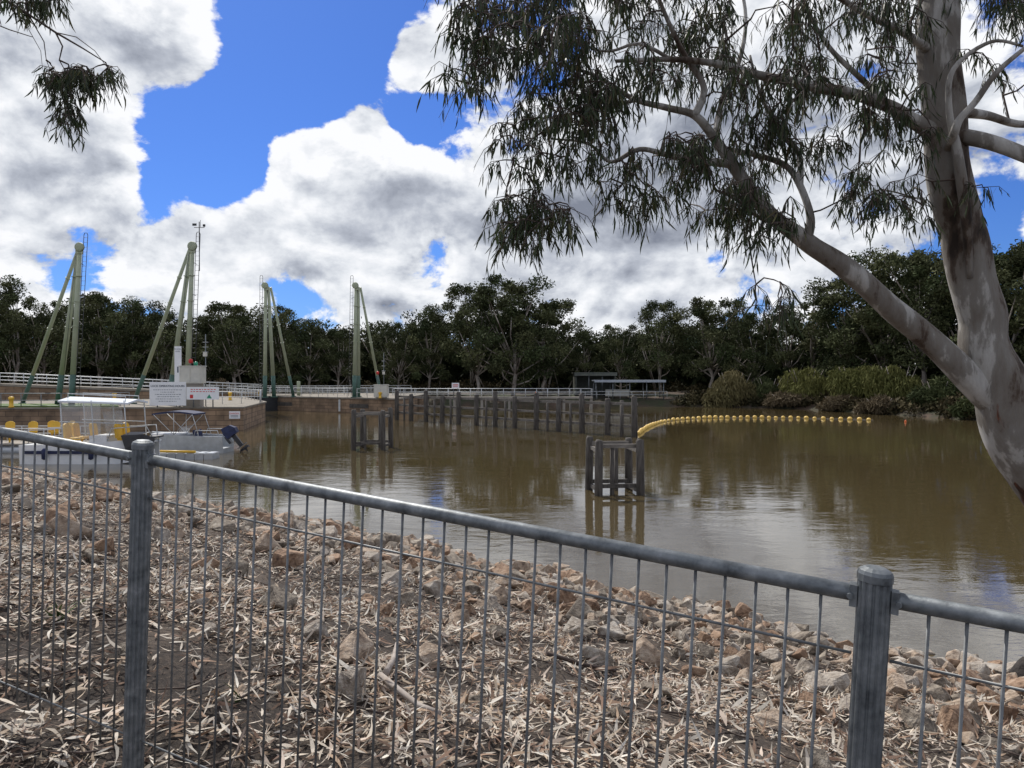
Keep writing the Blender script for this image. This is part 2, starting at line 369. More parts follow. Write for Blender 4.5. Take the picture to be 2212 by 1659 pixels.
weed(125,1345,16,.24,'wispy green weed behind the left fence wires')
weed(508,1520,9,.14,'thin green weed on the bare mulch right of the left fence post')
# ------------------------------------------------------------------ rocks
def rock_proto(seed):
    import bmesh
    r=random.Random(seed); bm=bmesh.new()
    for i in range(12):
        v=Vector((r.gauss(0,1),r.gauss(0,1),r.gauss(0,1))).normalized(); v=Vector((v.x*.5,v.y*.42*r.uniform(.8,1.2),v.z*.38))*r.uniform(.85,1.15); bm.verts.new(v)
    bmesh.ops.convex_hull(bm,input=bm.verts)
    bmesh.ops.delete(bm,geom=[v for v in bm.verts if not v.link_faces],context='VERTS')
    bmesh.ops.bevel(bm,geom=list(bm.edges),offset=.022,segments=1,affect='EDGES',profile=.5)
    bmesh.ops.triangulate(bm,faces=bm.faces)
    bmesh.ops.subdivide_edges(bm,edges=bm.edges,cuts=1)
    for v in bm.verts: v.co+=Vector((r.uniform(-1,1),r.uniform(-1,1),r.uniform(-1,1)))*.010
    bmesh.ops.triangulate(bm,faces=bm.faces)
    me=bpy.data.meshes.new('rock'); bm.to_mesh(me); bm.free(); return me
tones=[[(.30,(.13,.095,.07)),(.45,(.32,.24,.175)),(.6,(.44,.355,.275)),(.75,(.52,.46,.38))],
       [(.30,(.15,.125,.10)),(.45,(.30,.255,.21)),(.6,(.42,.375,.32)),(.75,(.52,.48,.43))],
       [(.30,(.10,.062,.042)),(.45,(.26,.165,.105)),(.6,(.37,.255,.175)),(.75,(.44,.345,.265))],
       [(.30,(.08,.067,.052)),(.45,(.20,.165,.13)),(.6,(.31,.265,.21)),(.75,(.42,.375,.32))]]
rockm=[mat('riprap_rock',(.3,.2,.1),rough=.9,scale=4,bump=.03,bscale=11,stops=t) for t in tones]
protos=[]
for i in range(16):
    me=rock_proto(100+i); me.materials.append(rockm[i%4]); protos.append(me)
placed=[]; cell={}
def tryplace(x,y,s,f=.36):
    ix,iy=int(math.floor(x/.8)),int(math.floor(y/.8))
    for a in(-1,0,1):
        for b_ in(-1,0,1):
            for p in cell.get((ix+a,iy+b_),()):
                if (x-p[0])**2+(y-p[1])**2<(f*(s+p[2]))**2: return False
    cell.setdefault((ix,iy),[]).append((x,y,s)); placed.append((x,y,s)); return True
for (x,y,w) in[(1790,1500,.42),(1740,1460,.3),(1660,1300,.4),(2050,1420,.4),(2090,1440,.4),(1940,1500,.38),(2140,1560,.45),(2060,1590,.35),(1390,1430,.35),(1290,1440,.3),(150,1165,.45),(440,1240,.32),(620,1230,.42),(1990,1490,.33),(1480,1330,.38),(1240,1340,.36),(940,1290,.34),(345,1175,.33),(1150,1290,.38),(760,1190,.4)]:
    p=hit(x,y)
    if p: tryplace(p.x,p.y,w*1.05)
for pas,(lo,hi,nn) in enumerate([(.36,.54,12000),(.24,.38,40000),(.12,.25,52000)]):
    for i in range(nn):
        Yc=math.sqrt(random.uniform(2.5**2,42**2)); Xc=random.uniform(-.76,.76)*Yc
        f=float(fenceY(Xc)); s=float(shoreY(Xc)); t=(Yc-f)/(s-f)
        if t<.04 or t>1.05: continue
        dsh=(s-Yc); wid=1+max(0,(Yc-14))*.05
        q=dsh/wid+.7*float(nz(Xc,Yc,.9,1.1))
        pr=1.0 if q<3.8 else .6 if q<5.6 else .32 if q<7.8 else .14 if q<10.5 else .03
        if pas==0: pr*=.38
        if random.random()>pr: continue
        sz=random.uniform(lo,hi)*(1.0 if Yc>12 else .85)
        if Yc<6: sz*=.8
        tryplace(Xc,Yc,sz,.36 if pas<2 else .38)
placed.sort(key=lambda c:-c[2]/math.hypot(c[0],c[1]) if abs(c[0])<.7*c[1] else 0)
print('rocks',len(placed))
for i,(x,y,s) in enumerate(placed[:300]):
    o=bpy.data.objects.new('rock',protos[i%16]); col.objects.link(o)
    o.location=(x,y,float(gz(x,y))+s*.18); o.scale=(s,s,s*random.uniform(.8,1.2)); o.rotation_euler=(random.uniform(-.5,.5),random.uniform(-.5,.5),random.uniform(0,6.3))
    tag(o,'rough angular brown rock half buried in the litter of the near bank','rock','rocks of the near bank')
VV=[];FF=[];MI=[];off=0; tri=[]
for me in protos:
    v=np.zeros(len(me.vertices)*3); me.vertices.foreach_get('co',v); f=np.array([p.vertices[:] for p in me.polygons]); tri.append((v.reshape(-1,3),f))
for i,(x,y,s) in enumerate(placed[300:]):
    v,f=tri[i%16]; Rm=np.array(Matrix.Rotation(random.uniform(0,6.3),3,'Z')@Matrix.Rotation(random.uniform(-.5,.5),3,'X'))
    VV.append((v*s)@Rm.T+np.array([x,y,float(gz(x,y))+s*.18])); FF.append(f+off); MI.append(np.full(len(f),i%4)); off+=len(v)
o=mesh_np('small_rocks',np.concatenate(VV),np.concatenate(FF),rockm[0]); tag(o,'many smaller brown stones among the litter and along the waterline','rocks',kind='stuff')
for q in rockm[1:]: o.data.materials.append(q)
o.data.polygons.foreach_set('material_index',np.concatenate(MI).astype(np.int32))
M['stump']=mat('dark_stump_bark',(.05,.042,.038),(.018,.015,.014),rough=.95,scale=7,bump=.03,bscale=14)
p=hit(2222,1475); mb=MB(); g=p.z
mb.lathe((p.x,p.y,g-.1),[(.26,0),(.23,.12),(.2,.24),(.15,.36),(.06,.42)],12)
rr=random.Random(2); mb.v=[(v[0]+rr.uniform(-.02,.02),v[1]+rr.uniform(-.02,.02),v[2]+rr.uniform(-.02,.02)) for v in mb.v]
tag(mb.build('tree_stump',M['stump']),'dark low stump on the bank at the right edge below the big gum','stump')
# ------------------------------------------------------------------ fence
u=(P2-P1).normalized(); zz=Vector((0,0,1)); upv=((zz-u*zz.dot(u)).normalized()*.6+zz*.4).normalized(); nrm=u.cross(upv).normalized()
step=(P2-P1)
posts=[P1-step,P1,P2,P2+step]
fence=thing('metal_fence',(P1.x,P1.y,P1.z-1.2),'galvanised metal fence with round top rail and upright wires across the foreground','fence')
def fr(p,a,bv,c): return p+u*a+nrm*bv+upv*c
def ribbed(p,r0,z0,z1,nr=14):
    V=[];n=nr*6
    for zc in(z0,z1):
        for k in range(n):
            a=2*math.pi*k/n; r=r0*(1+ .06*(1,1,.6,-1,-1,.6)[k%6]); V.append(fr(p,r*math.cos(a),r*math.sin(a),zc))
    return V,[(k,(k+1)%n,(k+1)%n+n,k+n) for k in range(n)]
def ringm(mb,p,prof,n=24,smooth=True):
    V=[];Fc=[]
    for r,h in prof:
        for k in range(n):
            a=2*math.pi*k/n; V.append(fr(p,r*math.cos(a),r*math.sin(a),h))
    for i in range(len(prof)-1):
        for k in range(n): Fc.append((i*n+k,i*n+(k+1)%n,(i+1)*n+(k+1)%n,(i+1)*n+k))
    mb.add(V,Fc,smooth)
Mx=Matrix((u,nrm,upv)).transposed()
for p in posts:
    mb=MB(); V,Fc=ribbed(p,.0345,-1.6,.042); mb.add(V,Fc); po=mb.build('post',M['galv'],fence)
    mb=MB(); ringm(mb,p,[(.0355,.034),(.0385,.036),(.0385,.052),(.035,.060),(.022,.067),(.001,.069)],14,False); mb.build('post_cap',M['galv'],po)
    for s in(-1,1):
        mb=MB(); mb.box(fr(p,s*.043,0,-.004),(.016,.034,.05),M=Mx); mb.build('bracket',M['galv'],po)
        mb=MB(); q=fr(p,s*.05,0,-.004); mb.tube([q-nrm*.026,q+nrm*.026],.007,8); mb.build('bolt',M['galv'],po)
for i in range(3):
    a=posts[i]; b_=posts[i+1]; e=(b_-a).normalized()
    mb=MB(); mb.tube([a+e*.046,a+e*.052,b_-e*.052,b_-e*.046],[.015,.0195,.0195,.015],20); mb.build('top_rail',M['galv'],fence)
    for h in(-.14,-1.04):
        mb=MB(); mb.tube([a+e*.04+upv*h,b_-e*.04+upv*h],.0036,8); mb.build('horizontal_wire',M['wire'],fence)
    nW=31; Lw=(b_-a).length
    for k in range(nW):
        s=.075+(Lw-.15)*(k+.5)/nW
        if i==0 and k<nW-16: continue
        if i==2 and k>8: continue
        mb=MB(); q=a+e*s; mb.tube([q-upv*.018,q-upv*1.10],.0040,8,smooth=True); mb.build('vertical_wire',M['wire'],fence)
# ------------------------------------------------------------------ lock walls
lw=thing('lock_wall',(-40,62,0),'near brown concrete lock wall ending in a square corner','wall')
nearp=[(-110,57),(-22.8,64),(-25.5,78),(-36,100),(-110,100)]
mb=MB(); mb.prism(nearp,-1.5,1.86); mb.build('wall_body',M['conc'],lw)
inn=[(-110,56.9),(-22.7,63.9),(-25.4,78.1),(-36,100.1),(-110,100.1)]
mb=MB(); mb.prism(inn,1.862,2.0); mb.build('coping',M['grey'],lw)
mb=MB(); mb.prism([(-60,61.2),(-33,63.3),(-36,68.5),(-62,68)],2.003,2.12); gs=mb.build('grass_patch',M['grass'],lw)
fw=thing('lock_wall',(-25,95,0),'far brown concrete lock wall beyond the entrance, with the fourth tower on it','wall')
farp=[(-38,107),(-25.5,98.5),(-14.2,91.5),(-13.4,93.5),(-13.4,121),(-38,121)]
mb=MB(); mb.prism(farp,-1.5,1.78); mb.build('wall_body',M['conc'],fw)
mb=MB(); mb.prism([(-38,106.9),(-25.5,98.4),(-14.1,91.3),(-13.3,93.5),(-13.3,121),(-38,121.1)],1.782,1.95); mb.build('coping',M['grey'],fw)
for t in(.25,.55,.8):
    a=Vector((-36,105.6,0)).lerp(Vector((-15,92,0)),t); mb=MB(); mb.box((a.x,a.y-.1,.9),(3.2,.12,.5),rz=math.atan2(-13.6,21)); mb.build('fender_beam',M['timber'],fw)
mb=MB(); mb.box(PX(733,95.2,.95),(.22,.06,1.5)); gb=mb.build('gauge_board',M['rail'],fw)
rw=thing('raised_walkway',(-50,85,2),'long brown walkway wall sloping down behind the lock towers','walkway')
wk=[(PX(-350,78,0),4.7),(PX(0,80,0),4.45),(PX(330,88,0),3.7),(PX(560,101,0),3.0)]
mb=MB()
for i in range(3):
    (a,za),(b_,zb)=wk[i],wk[i+1]
    mb.prism([(a.x,a.y),(b_.x,b_.y),(b_.x,b_.y+2.4),(a.x,a.y+2.4)],1.9,[za-.9,zb-.9,zb-.9,za-.9])
mb.build('retaining_wall',M['conc'],rw)
mb=MB()
for i in range(3):
    (a,za),(b_,zb)=wk[i],wk[i+1]
    V=[(a.x,a.y-.15,za-.88),(b_.x,b_.y-.15,zb-.88),(b_.x,b_.y+2.6,zb-.88),(a.x,a.y+2.6,za-.88)]
    V+=[(x,y,z+.25) for x,y,z in V]; mb.add(V,[(3,2,1,0),(4,5,6,7),(0,1,5,4),(1,2,6,5),(2,3,7,6),(3,0,4,7)])
mb.build('deck',M['grey'],rw)
def railing(pts,h,sp,label,m=M['rail'],r=.035,mids=(.55,),name='handrail'):
    t=thing(name,pts[0],label,'railing')
    for hh in (h,)+tuple(h*q for q in mids):
        mb=MB(); mb.tube([Vector(p)+Vector((0,0,hh)) for p in pts],r if hh==h else r*.8,8); mb.build('rail',m,t)
    for i in range(len(pts)-1):
        a=Vector(pts[i]);b_=Vector(pts[i+1]); n=max(1,int((b_-a).length/sp))
        for k in range(n+(i==len(pts)-2)):
            q=a.lerp(b_,k/n); mb=MB(); mb.tube([q,q+Vector((0,0,h))],r,6); mb.build('post',m,t)
    return t
railing([(a.x,a.y,z-.65) for a,z in wk],1.15,1.9,'pale pipe railing along the front of the sloping raised walkway',mids=(.35,.68))
railing([(a.x,a.y+2.3,z-.65) for a,z in wk],1.15,1.9,'pale pipe railing along the back of the sloping raised walkway',mids=(.35,.68))
railing([(-52,61.9,2),(-34.5,63.3,2),(-34.5,68,2)],1.15,1.5,'darker railing at the left around the grass patch on the near lock wall',m=M['galv'],mids=(.5,.1))
railing([(-30.5,70,2),(-24.4,73,2),(-26.6,80,2),(-37,98,2)],1.15,1.6,'pale railing beside the lock entrance on the near wall')
railing([(-37.5,107.2,1.95),(-25.4,99,1.95),(-15.2,92.6,1.95)],1.1,1.6,'pale railing along the top edge of the far lock wall')
railing([(-36,112,1.95),(-24,108,1.95),(-13.8,104,1.95)],1.1,1.6,'second pale railing further back on the far lock wall')
railing([(-60,101,2),(-38,113,2),(-16,119.5,2)],1.2,2,'distant pale railing in front of the trees behind the lock')
gt=thing('lock_gate',(-30,88,0),'dark steel lock gate between the near and far lock walls','gate')
mb=MB(); mb.box((-33.0,101.5,.6),(.5,9,2.6),rz=-.5); mb.build('gate_leaf',M['dark'],gt)
mb=MB(); mb.box((-33.0,101.5,1.98),(1.2,9,.12),rz=-.5); mb.build('gangway',M['grey'],gt)
# ------------------------------------------------------------------ towers
def tower(apx,apy,Y,bases,side,label,mast=False):
    ap=P(apx,apy,Y); z0=2.0
    bs=[PX(bx,Y+dy,z0) for bx,dy in bases]
    t=thing('lock_tower',(bs[0].x,bs[0].y,z0),label,'tower','green lift towers of the lock')
    for i,bp_ in enumerate(bs):
        r0,r1=(.25,.18) if i<2 else (.19,.14)
        tp=ap+Vector(((-.05 if i==0 else -.3)*side if i<2 else -.5*side,.25*i,-.2)); mid=bp_.lerp(tp,.2)
        mb=MB(); mb.tube([mid,tp],[r0*.97,r1],14); leg=mb.build('leg',M['green'],t)
        mb=MB(); mb.tube([bp_,mid],[r0*1.02,r0],14); mb.tube([bp_,bp_+Vector((0,0,.12))],r0*1.7,14); mb.build('leg_foot',M['dgreen'],leg)
        for q in(.38,.58,.78):
            c=mid.lerp(tp,q); c2=mid.lerp(tp,q+.006); mb=MB(); mb.tube([c,c2],r0*1.12,14); mb.build('flange',M['green'],leg)
    mb=MB(); mb.lathe(ap+Vector((0,-.16,-.05)),[(.05,-.12),(.34,-.12),(.40,-.09),(.33,-.03),(.33,.03),(.40,.09),(.34,.12),(.05,.12)],22,'Y'); mb.build('sheave',M['green'],t)
    mb=MB(); mb.box(ap+Vector((-.12*side,.02,-.35)),(.45,.45,.55)); mb.build('head_block',M['green'],t)
    b0=bs[0]+Vector((side*.5,-.1,.2)); tp=ap+Vector((side*.45,-.1,-.3))
    top=tp+(tp-b0).normalized()*1.3
    for s in(-.17,.17):
        mb=MB(); mb.tube([b0+Vector((s,0,0)),top+Vector((s,0,0))],.026,6); mb.build('ladder_rail',M['dark'],t)
    mb=MB(); nr=int((top-b0).length/.42)
    for k in range(nr):
        c=b0.lerp(top,(k+.5)/nr); mb.tube([c+Vector((-.17,0,0)),c+Vector((.17,0,0))],.014,5)
    mb.build('rungs',M['dark'],t)
    for k in range(5):
        mb=MB(); q=(k+.5)/5; c=b0.lerp(tp,q); l=bs[0].lerp(ap,q); mb.tube([c,l],.025,5); mb.build('ladder_bracket',M['dark'],t)
    mb=MB(); mb.tube([top+Vector((-.17,0,0)),top+Vector((-.1,0,.18)),top+Vector((.1,0,.18)),top+Vector((.17,0,0))],.028,6)
    mb.build('ladder_hoop',M['dark'],t)
    mb=MB(); mb.tube([ap+Vector((-side*.3,-.1,-.1)),bs[1].lerp(bs[0],.5)+Vector((-side*.1,-.2,1))],.02,5); mb.build('cable',M['dark'],t)
    if mast:
        mb=MB(); b=ap+Vector((.55,0,-2.2)); mb.tube([b,b+Vector((0,0,4.3))],.04,6)
        e=b+Vector((0,0,3.7)); mb.tube([e+Vector((-.45,0,.1)),e+Vector((.45,0,.1))],.03,5)
        mb.build('mast',M['dark'],t)
        mb=MB(); mb.box(e+Vector((-.42,0,.35)),(.36,.05,.2)); mb.lathe(e+Vector((.42,0,.15)),[(.02,0),(.12,.05),(.12,.2),(.02,.26)],8)
        mb.tube([e+Vector((.1,0,.1)),e+Vector((.1,0,.75))],.02,5); mb.build('wind_gauge',M['dark'],t)
    return t
tower(174,533,66,[(154,0),(124,1.5),(48,5)],1,'leftmost sage green lock tower with its strut leaning left')
tower(417,531,66,[(403,0),(364,1.5),(288,5)],1,'second lock tower from the left, with a wind gauge mast on top',mast=True)
tower(573,616,92,[(572,0),(592,1.5),(634,5)],-1,'third lock tower from the left, with its strut leaning right')
tower(768,616,93.5,[(765,0),(774,3),(823,5)],-1,'rightmost lock tower, standing at the end of the far wall')
# ------------------------------------------------------------------ lock furniture
def board(name,x0,x1,y0,y1,Y,label,zb=2.0,mats=M['white']):
    a=P(x0,y0,Y); b_=P(x1,y1,Y); t=thing(name,((a.x+b_.x)/2,Y,zb),label,'sign')
    mb=MB(); mb.box(((a.x+b_.x)/2,Y,(a.z+b_.z)/2),(b_.x-a.x,.05,a.z-b_.z)); mb.build('panel',mats,t)
    w=(b_.x-a.x)*.3; cx=(a.x+b_.x)/2
    for x in(cx-w,cx+w):
        mb=MB(); mb.tube([(x,Y+.09,zb),(x,Y+.09,a.z-.1)],.05,8); mb.build('post',M['galv'],t)
    return t,a,b_
t,a,b_=board('lock_hours_sign',323,402,825,876,62.9,'large white board reading LOCK OPERATING HOURS on the near wall',zb=2)
mb=MB(); textmb(mb,'LOCK OPERATING HOURS',(a.x+b_.x)/2,62.86,a.z-.42,.235,bold=.004); mb.build('heading',M['ink'],t)
mb=MB()
cx=(a.x+b_.x)/2
for k,(w,n) in enumerate([(2.4,.03),(1.2,.03),(2.1,.03),(1.7,.03),(2.0,.03),(1.5,.03)]):
    x=cx-w/2
    while x<cx+w/2:
        l=random.uniform(.06,.2); mb.box((x+l/2,62.868,a.z-.66-.19*k),(l,.006,.04)); x+=l+.06
mb.build('small_print',M['ink'],t)
t,a,b_=board('navigation_sign',403,473,836,863,62.6,'white board with red print, red square and green triangle',zb=2)
mb=MB()
for row in(.2,.38):
    x=a.x+.35
    while x<b_.x-.3:
        l=random.uniform(.08,.2); mb.box((x+l/2,62.568,a.z-row),(l,.006,.06)); x+=l+.08
mb.box((a.x+.42,62.568,b_.z+.25),(.26,.006,.3)); mb.build('red_marks',M['red'],t)
mb=MB(); c=Vector((b_.x-.8,62.566,b_.z+.1)); mb.add([c+Vector((-.22,0,0)),c+Vector((.22,0,0)),c+Vector((0,0,.34))],[(0,1,2)]); mb.build('green_triangle',M['go'],t)
t,a,b_=board('flood_level_board',377,392,748,828,64.6,'tall narrow white board reading FLOOD LEVEL in front of the second tower',zb=2)
mb=MB(); textmb(mb,'FLOOD',(a.x+b_.x)/2,64.565,a.z-.3,.17); textmb(mb,'LEVEL',(a.x+b_.x)/2,64.565,a.z-.5,.17); mb.box(((a.x+b_.x)/2,64.57,a.z-2.0),(.12,.006,.5)); mb.build('lettering',M['ink'],t)
t=thing('danger_sign',P(502,902,63.55),'small white DANGER notice fixed to the corner of the near lock wall','sign')
a=P(491,889,63.4); b_=P(514,905,63.4); yw=57+7*( ((a.x+b_.x)/2)+110)/87.2-.08
mb=MB(); mb.box(((a.x+b_.x)/2,yw,(a.z+b_.z)/2),(b_.x-a.x,.04,a.z-b_.z),rz=math.atan2(7,87.2)); mb.build('panel',M['white'],t)
mb=MB(); textmb(mb,'DANGER',(a.x+b_.x)/2,yw-.09,a.z-.25,.2); mb.build('lettering',M['red'],t)
mb=MB()
for k in range(2): mb.box(((a.x+b_.x)/2,yw-.07,a.z-.36-.11*k),(.65,.006,.035))
mb.build('small_print',M['ink'],t)
def cabinet(x0,x1,y0,y1,Y,label,zb,poley,polex,lights):
    a=P(x0,y0,Y);b_=P(x1,y1,Y); cx=(a.x+b_.x)/2; w=b_.x-a.x
    t=thing('control_cabinet',(cx,Y,zb),label,'cabinet')
    mb=MB(); mb.box((cx,Y,(a.z+b_.z)/2),(w,1.0,a.z-b_.z)); mb.box((cx,Y,a.z+.04),(w+.12,1.12,.08)); mb.build('housing',M['cream'],t)
    for dx in(-.22,.24):
        mb=MB(); mb.box((cx+w*dx,Y-.52,(a.z+b_.z)/2),(w*.4,.03,(a.z-b_.z)*.85)); mb.build('door',M['cream'],t)
    mb=MB(); mb.box((cx,Y+.05,(zb+b_.z)/2),(w*.8,.8,b_.z-zb)); mb.build('plinth',M['conc2'],t)
    for (lx,ly,mm) in lights:
        c=P(lx,ly,Y); mb=MB(); mb.tube([(c.x,Y,a.z),(c.x,Y,c.z)],.04,6); lp_=mb.build('light_pole',M['galv'],t)
        mb=MB(); mb.lathe((c.x,Y,c.z-.15),[(.05,0),(.17,.03),(.17,.3),(.08,.38)],12); mb.build('signal_light',mm,lp_)
    c=P(polex,poley,Y+.6); mb=MB(); mb.tube([(c.x,Y+.6,zb),(c.x,Y+.6,c.z)],.04,6)
    for q in(.25,.4,.55):
        z=c.z-(c.z-a.z)*q; mb.tube([(c.x-.25,Y+.6,z),(c.x+.25,Y+.6,z)],.03,5)
    mb.build('aerial',M['galv'],t)
    mb=MB(); mb.box((c.x,Y+.5,c.z-(c.z-a.z)*.62),(.3,.2,.35)); mb.build('aerial_box',M['cream'],t)
cabinet(393,440,792,828,64.3,'cream control cabinet with red and green lights below the second tower',2,722,444,[(412,781,M['red']),(423,787,M['go'])])
cabinet(809,838,832,858,92.2,'small white control cabinet with a red light beside the rightmost tower',1.95,763,829,[(816,806,M['red'])])
def bollard(px,Y,z,label,h=.75,r=.16):
    p=PX(px,Y,z); mb=MB(); mb.lathe(p,[(r*1.3,0),(r*1.3,.08),(r,.1),(r,h*.7),(r*1.35,h*.75),(r*1.35,h*.93),(r*.8,h)],14)
    tag(mb.build('mooring_bollard',M['yellow']),label,'bollard')
bollard(821,91.6,1.96,'yellow bollard on the far wall beside the small white cabinet')
bollard(24,62.4,2.0,'yellow bollard at the left behind the hire pontoon',h=.9)
bollard(560,100.9,1.96,'yellow bollard near the foot of the third tower')
bollard(247,74,2.0,'yellow bollard between the first and second towers',h=1.0)
bollard(497,82,2.0,'yellow bollard right of the second tower by the railing',h=.9)
mb=MB(); mb.lathe(PX(645,105,1.95),[(.25,0),(.25,1.9),(.2,2.0)],12); tag(mb.build('marker_post',M['green']),'thick sage green post beside the strut of the third tower','post')
# ------------------------------------------------------------------ timber guide wall
A=W(858,906); B=W(1372,944)
gw=thing('timber_guide_wall',(A.x,A.y,0),'long timber guide wall of dark piles and rails running out into the river','jetty')
e=(B-A); Lg=e.length; ed=e.normalized(); perp=Vector((-ed.y,ed.x,0))
npile=13; rg=random.Random(3)
for k in range(npile):
    q=A+e*(k/(npile-1))-perp*.05; h=3.15 if k%2==0 else 2.8; h+=rg.uniform(-.12,.12)
    mb=MB(); mb.tube([q+Vector((0,0,-1)),q+Vector((rg.uniform(-.05,.05),0,h-.12)),q+Vector((0,0,h))],[.24,.22,.18],10); mb.build('pile',M['timber'],gw)
for k in range(npile-1):
    if k%3!=1:
        q=A+e*((k+.5)/(npile-1)); mb=MB(); mb.tube([q+Vector((0,0,-1)),q+Vector((0,0,2.35))],[.11,.10],8); mb.build('slim_pile',M['timber'],gw)
ang=math.atan2(ed.y,ed.x)
for z,s in((2.45,.22),(1.55,.18),(.75,.2)):
    for k in range(4):
        mb=MB(); q=A+e*((k+.5)/4)+perp*.27; mb.box((q.x,q.y,z+(k%2)*.02),(Lg/4-.03,.16,s),rz=ang)
        mb.build('rail_beam',M['timber3'],gw)
for dx in(.9,2.2):
    qq=B+perp*1.1-ed*dx; mb=MB(); mb.tube([qq+Vector((0,0,-1)),qq+Vector((0,0,2.7))],[.17,.15],10); mb.build('pile',M['timber'],gw)
def dolphin(x0,x1,ytop,ybase,label,seed,rot):
    rg=random.Random(seed); c=W((x0+x1)/2,ybase); w=(x1-x0)/F*c.y; h=CAMZ-(ytop-HOR)/F*c.y
    c.y+=w*.4
    t=thing('timber_dolphin',(c.x,c.y,0),label,'mooring dolphin','timber dolphins standing in the river')
    R_=Matrix.Rotation(rot,3,'Z'); s=w*.385
    def pt(x,y,z): return c+R_@Vector((x,y,0))+Vector((0,0,z))
    for (sx,sy) in((-1,-1),(1,-1),(-1,1),(1,1)):
        mb=MB(); hh=h*rg.uniform(.97,1.02); lx=rg.uniform(-.03,.03)
        mb.tube([pt(sx*s*1.04,sy*s*1.04,-1),pt(sx*s,sy*s,hh-.1),pt(sx*s+lx,sy*s,hh)],[.165,.155,.12],10); mb.build('pile',M['timber'],t)
    for (sx,sy) in((-.3,-1),(.3,1)):
        mb=MB(); mb.tube([pt(sx*s,sy*s*.75,-1),pt(sx*s,sy*s*.75,h*.86)],[.085,.08],8); mb.build('inner_pile',M['timber'],t)
    for z in(h*.88,h*.16):
        for k in range(4):
            mb=MB()
            if k<2: sy=(-1,1)[k]; ce=pt(0,sy*(s-.13),z); mb.box(ce,(s*2-.1,.13,.15),rz=rot)
            else: sx=(-1,1)[k-2]; ce=pt(sx*(s-.05),0,z-.17); mb.box(ce,(.13,s*2-.05,.14),rz=rot)
            mb.build('cross_beam',M['timber3'] if z>1 else M['timber'],t)
dolphin(1274,1392,950,1070,'nearer timber dolphin, right of centre in the water',5,.12)
dolphin(757,840,884,972,'farther timber dolphin, left of centre in the water',9,-.1)
# ------------------------------------------------------------------ float line
cp=[W(1380,938),W(1392,928),W(1412,918),W(1440,910.5),W(1490,905.5),W(1560,903),W(1700,903.5),W(1800,905.5),W(1886,908)]
pts=[]
for i in range(len(cp)-1):
    p0=cp[max(i-1,0)];p1=cp[i];p2=cp[i+1];p3=cp[min(i+2,len(cp)-1)]
    for k in range(60):
        t_=k/60; pts.append(.5*((2*p1)+(-p0+p2)*t_+(2*p0-5*p1+4*p2-p3)*t_*t_+(-p0+3*p1-3*p2+p3)*t_**3))
pts.append(cp[-1])
mb=MB(); mb.tube([Vector((p.x,p.y,.05)) for p in pts[::8]]+[Vector((pts[-1].x,pts[-1].y,.05))],.03,5); tag(mb.build('float_line',M['timber2']),'cable threading the curved line of yellow floats','cable')
last=pts[0]; cnt=0; lpx=-99; lpy=0
mb=MB(); mb.lathe((0,0,.08),[(.04,-.23),(.07,-.21),(.14,-.17),(.19,-.09),(.20,0),(.19,.09),(.14,.17),(.07,.21),(.04,.23)],14,'X')
b0=mb.build('float',M['buoy'],off=(0,0,0)); first=True; acc=9
for i,p in enumerate(pts):
    acc+=(p-last).length; dr=(p-last) if (p-last).length>0 else Vector((0,1,0)); last=p
    along=abs(dr.normalized().x); need=.68*along+1.75*(1-along)
    if acc>=need:
        acc=0; cnt+=1
        o=b0 if first else b0.copy()
        if not first: col.objects.link(o)
        first=False; o.location=(p.x,p.y,random.uniform(-.03,.03)); s=random.uniform(.88,1.1); o.scale=(s,s,s); o.rotation_euler=(0,random.uniform(-.12,.12),math.atan2(dr.y,dr.x)+random.uniform(-.3,.3))
        tag(o,'faded yellow float in the curved boom across the river','buoy','yellow floats of the river boom')
print('floats',cnt)
p=W(1956,912); mb=MB(); mb.lathe((p.x,p.y,-.08),[(.05,0),(.10,.1),(.10,.2),(.05,.27),(.03,.32)],12); tag(mb.build('marker_buoy',M['orange']),'small orange buoy beyond the right end of the yellow floats','buoy')
# ------------------------------------------------------------------ weir walkway and sheds
ww=thing('weir_walkway',(-15,108,0),'low concrete weir walkway crossing behind the timber guide wall','walkway')
mb=MB(); mb.box((-3,108,1.6),(29,1.6,.25)); mb.build('deck',M['conc2'],ww)
for k in range(8):
    mb=MB(); mb.box((-16+k*3.9,108,.2),(.35,1.2,2.5)); mb.build('pier',M['conc2'],ww)
railing([(-17,107.3,1.73),(11.4,107.3,1.73)],1.15,1.5,'white railing along the near side of the weir walkway',mids=(.33,.66))
railing([(-17,108.7,1.73),(11.4,108.7,1.73)],1.15,1.5,'white railing along the far side of the weir walkway',mids=(.5,))
t,a,b_=board('warning_board',976,992,827,839,107.1,'small pink and white warning board on the weir walkway',zb=1.73)
mb=MB(); mb.box(((a.x+b_.x)/2,107.06,(a.z+b_.z)/2+.1),(.8,.006,.12)); mb.box(((a.x+b_.x)/2,107.06,(a.z+b_.z)/2-.15),(.7,.006,.08)); mb.build('red_marks',M['red'],t)
a=P(1243,806,124); b_=P(1330,852,124); zb=1.6
sh=thing('equipment_shed',((a.x+b_.x)/2,126,zb),'dark open-fronted equipment shed on the far bank','shed')
for xx in(a.x+.1,b_.x-.1):
    mb=MB(); mb.box((xx,126.5,(a.z+zb)/2),(.15,5,a.z-zb)); mb.build('side_wall',M['shed'],sh)
mb=MB(); mb.box(((a.x+b_.x)/2,129,(a.z+zb)/2),(b_.x-a.x,.15,a.z-zb)); mb.build('back_wall',M['shed'],sh)
mb=MB(); mb.box(((a.x+b_.x)/2,126.4,a.z+.05),(b_.x-a.x+.4,5.6,.14)); mb.box(((a.x+b_.x)/2,123.7,a.z-.22),(b_.x-a.x+.4,.1,.45)); mb.build('roof',M['shed'],sh)
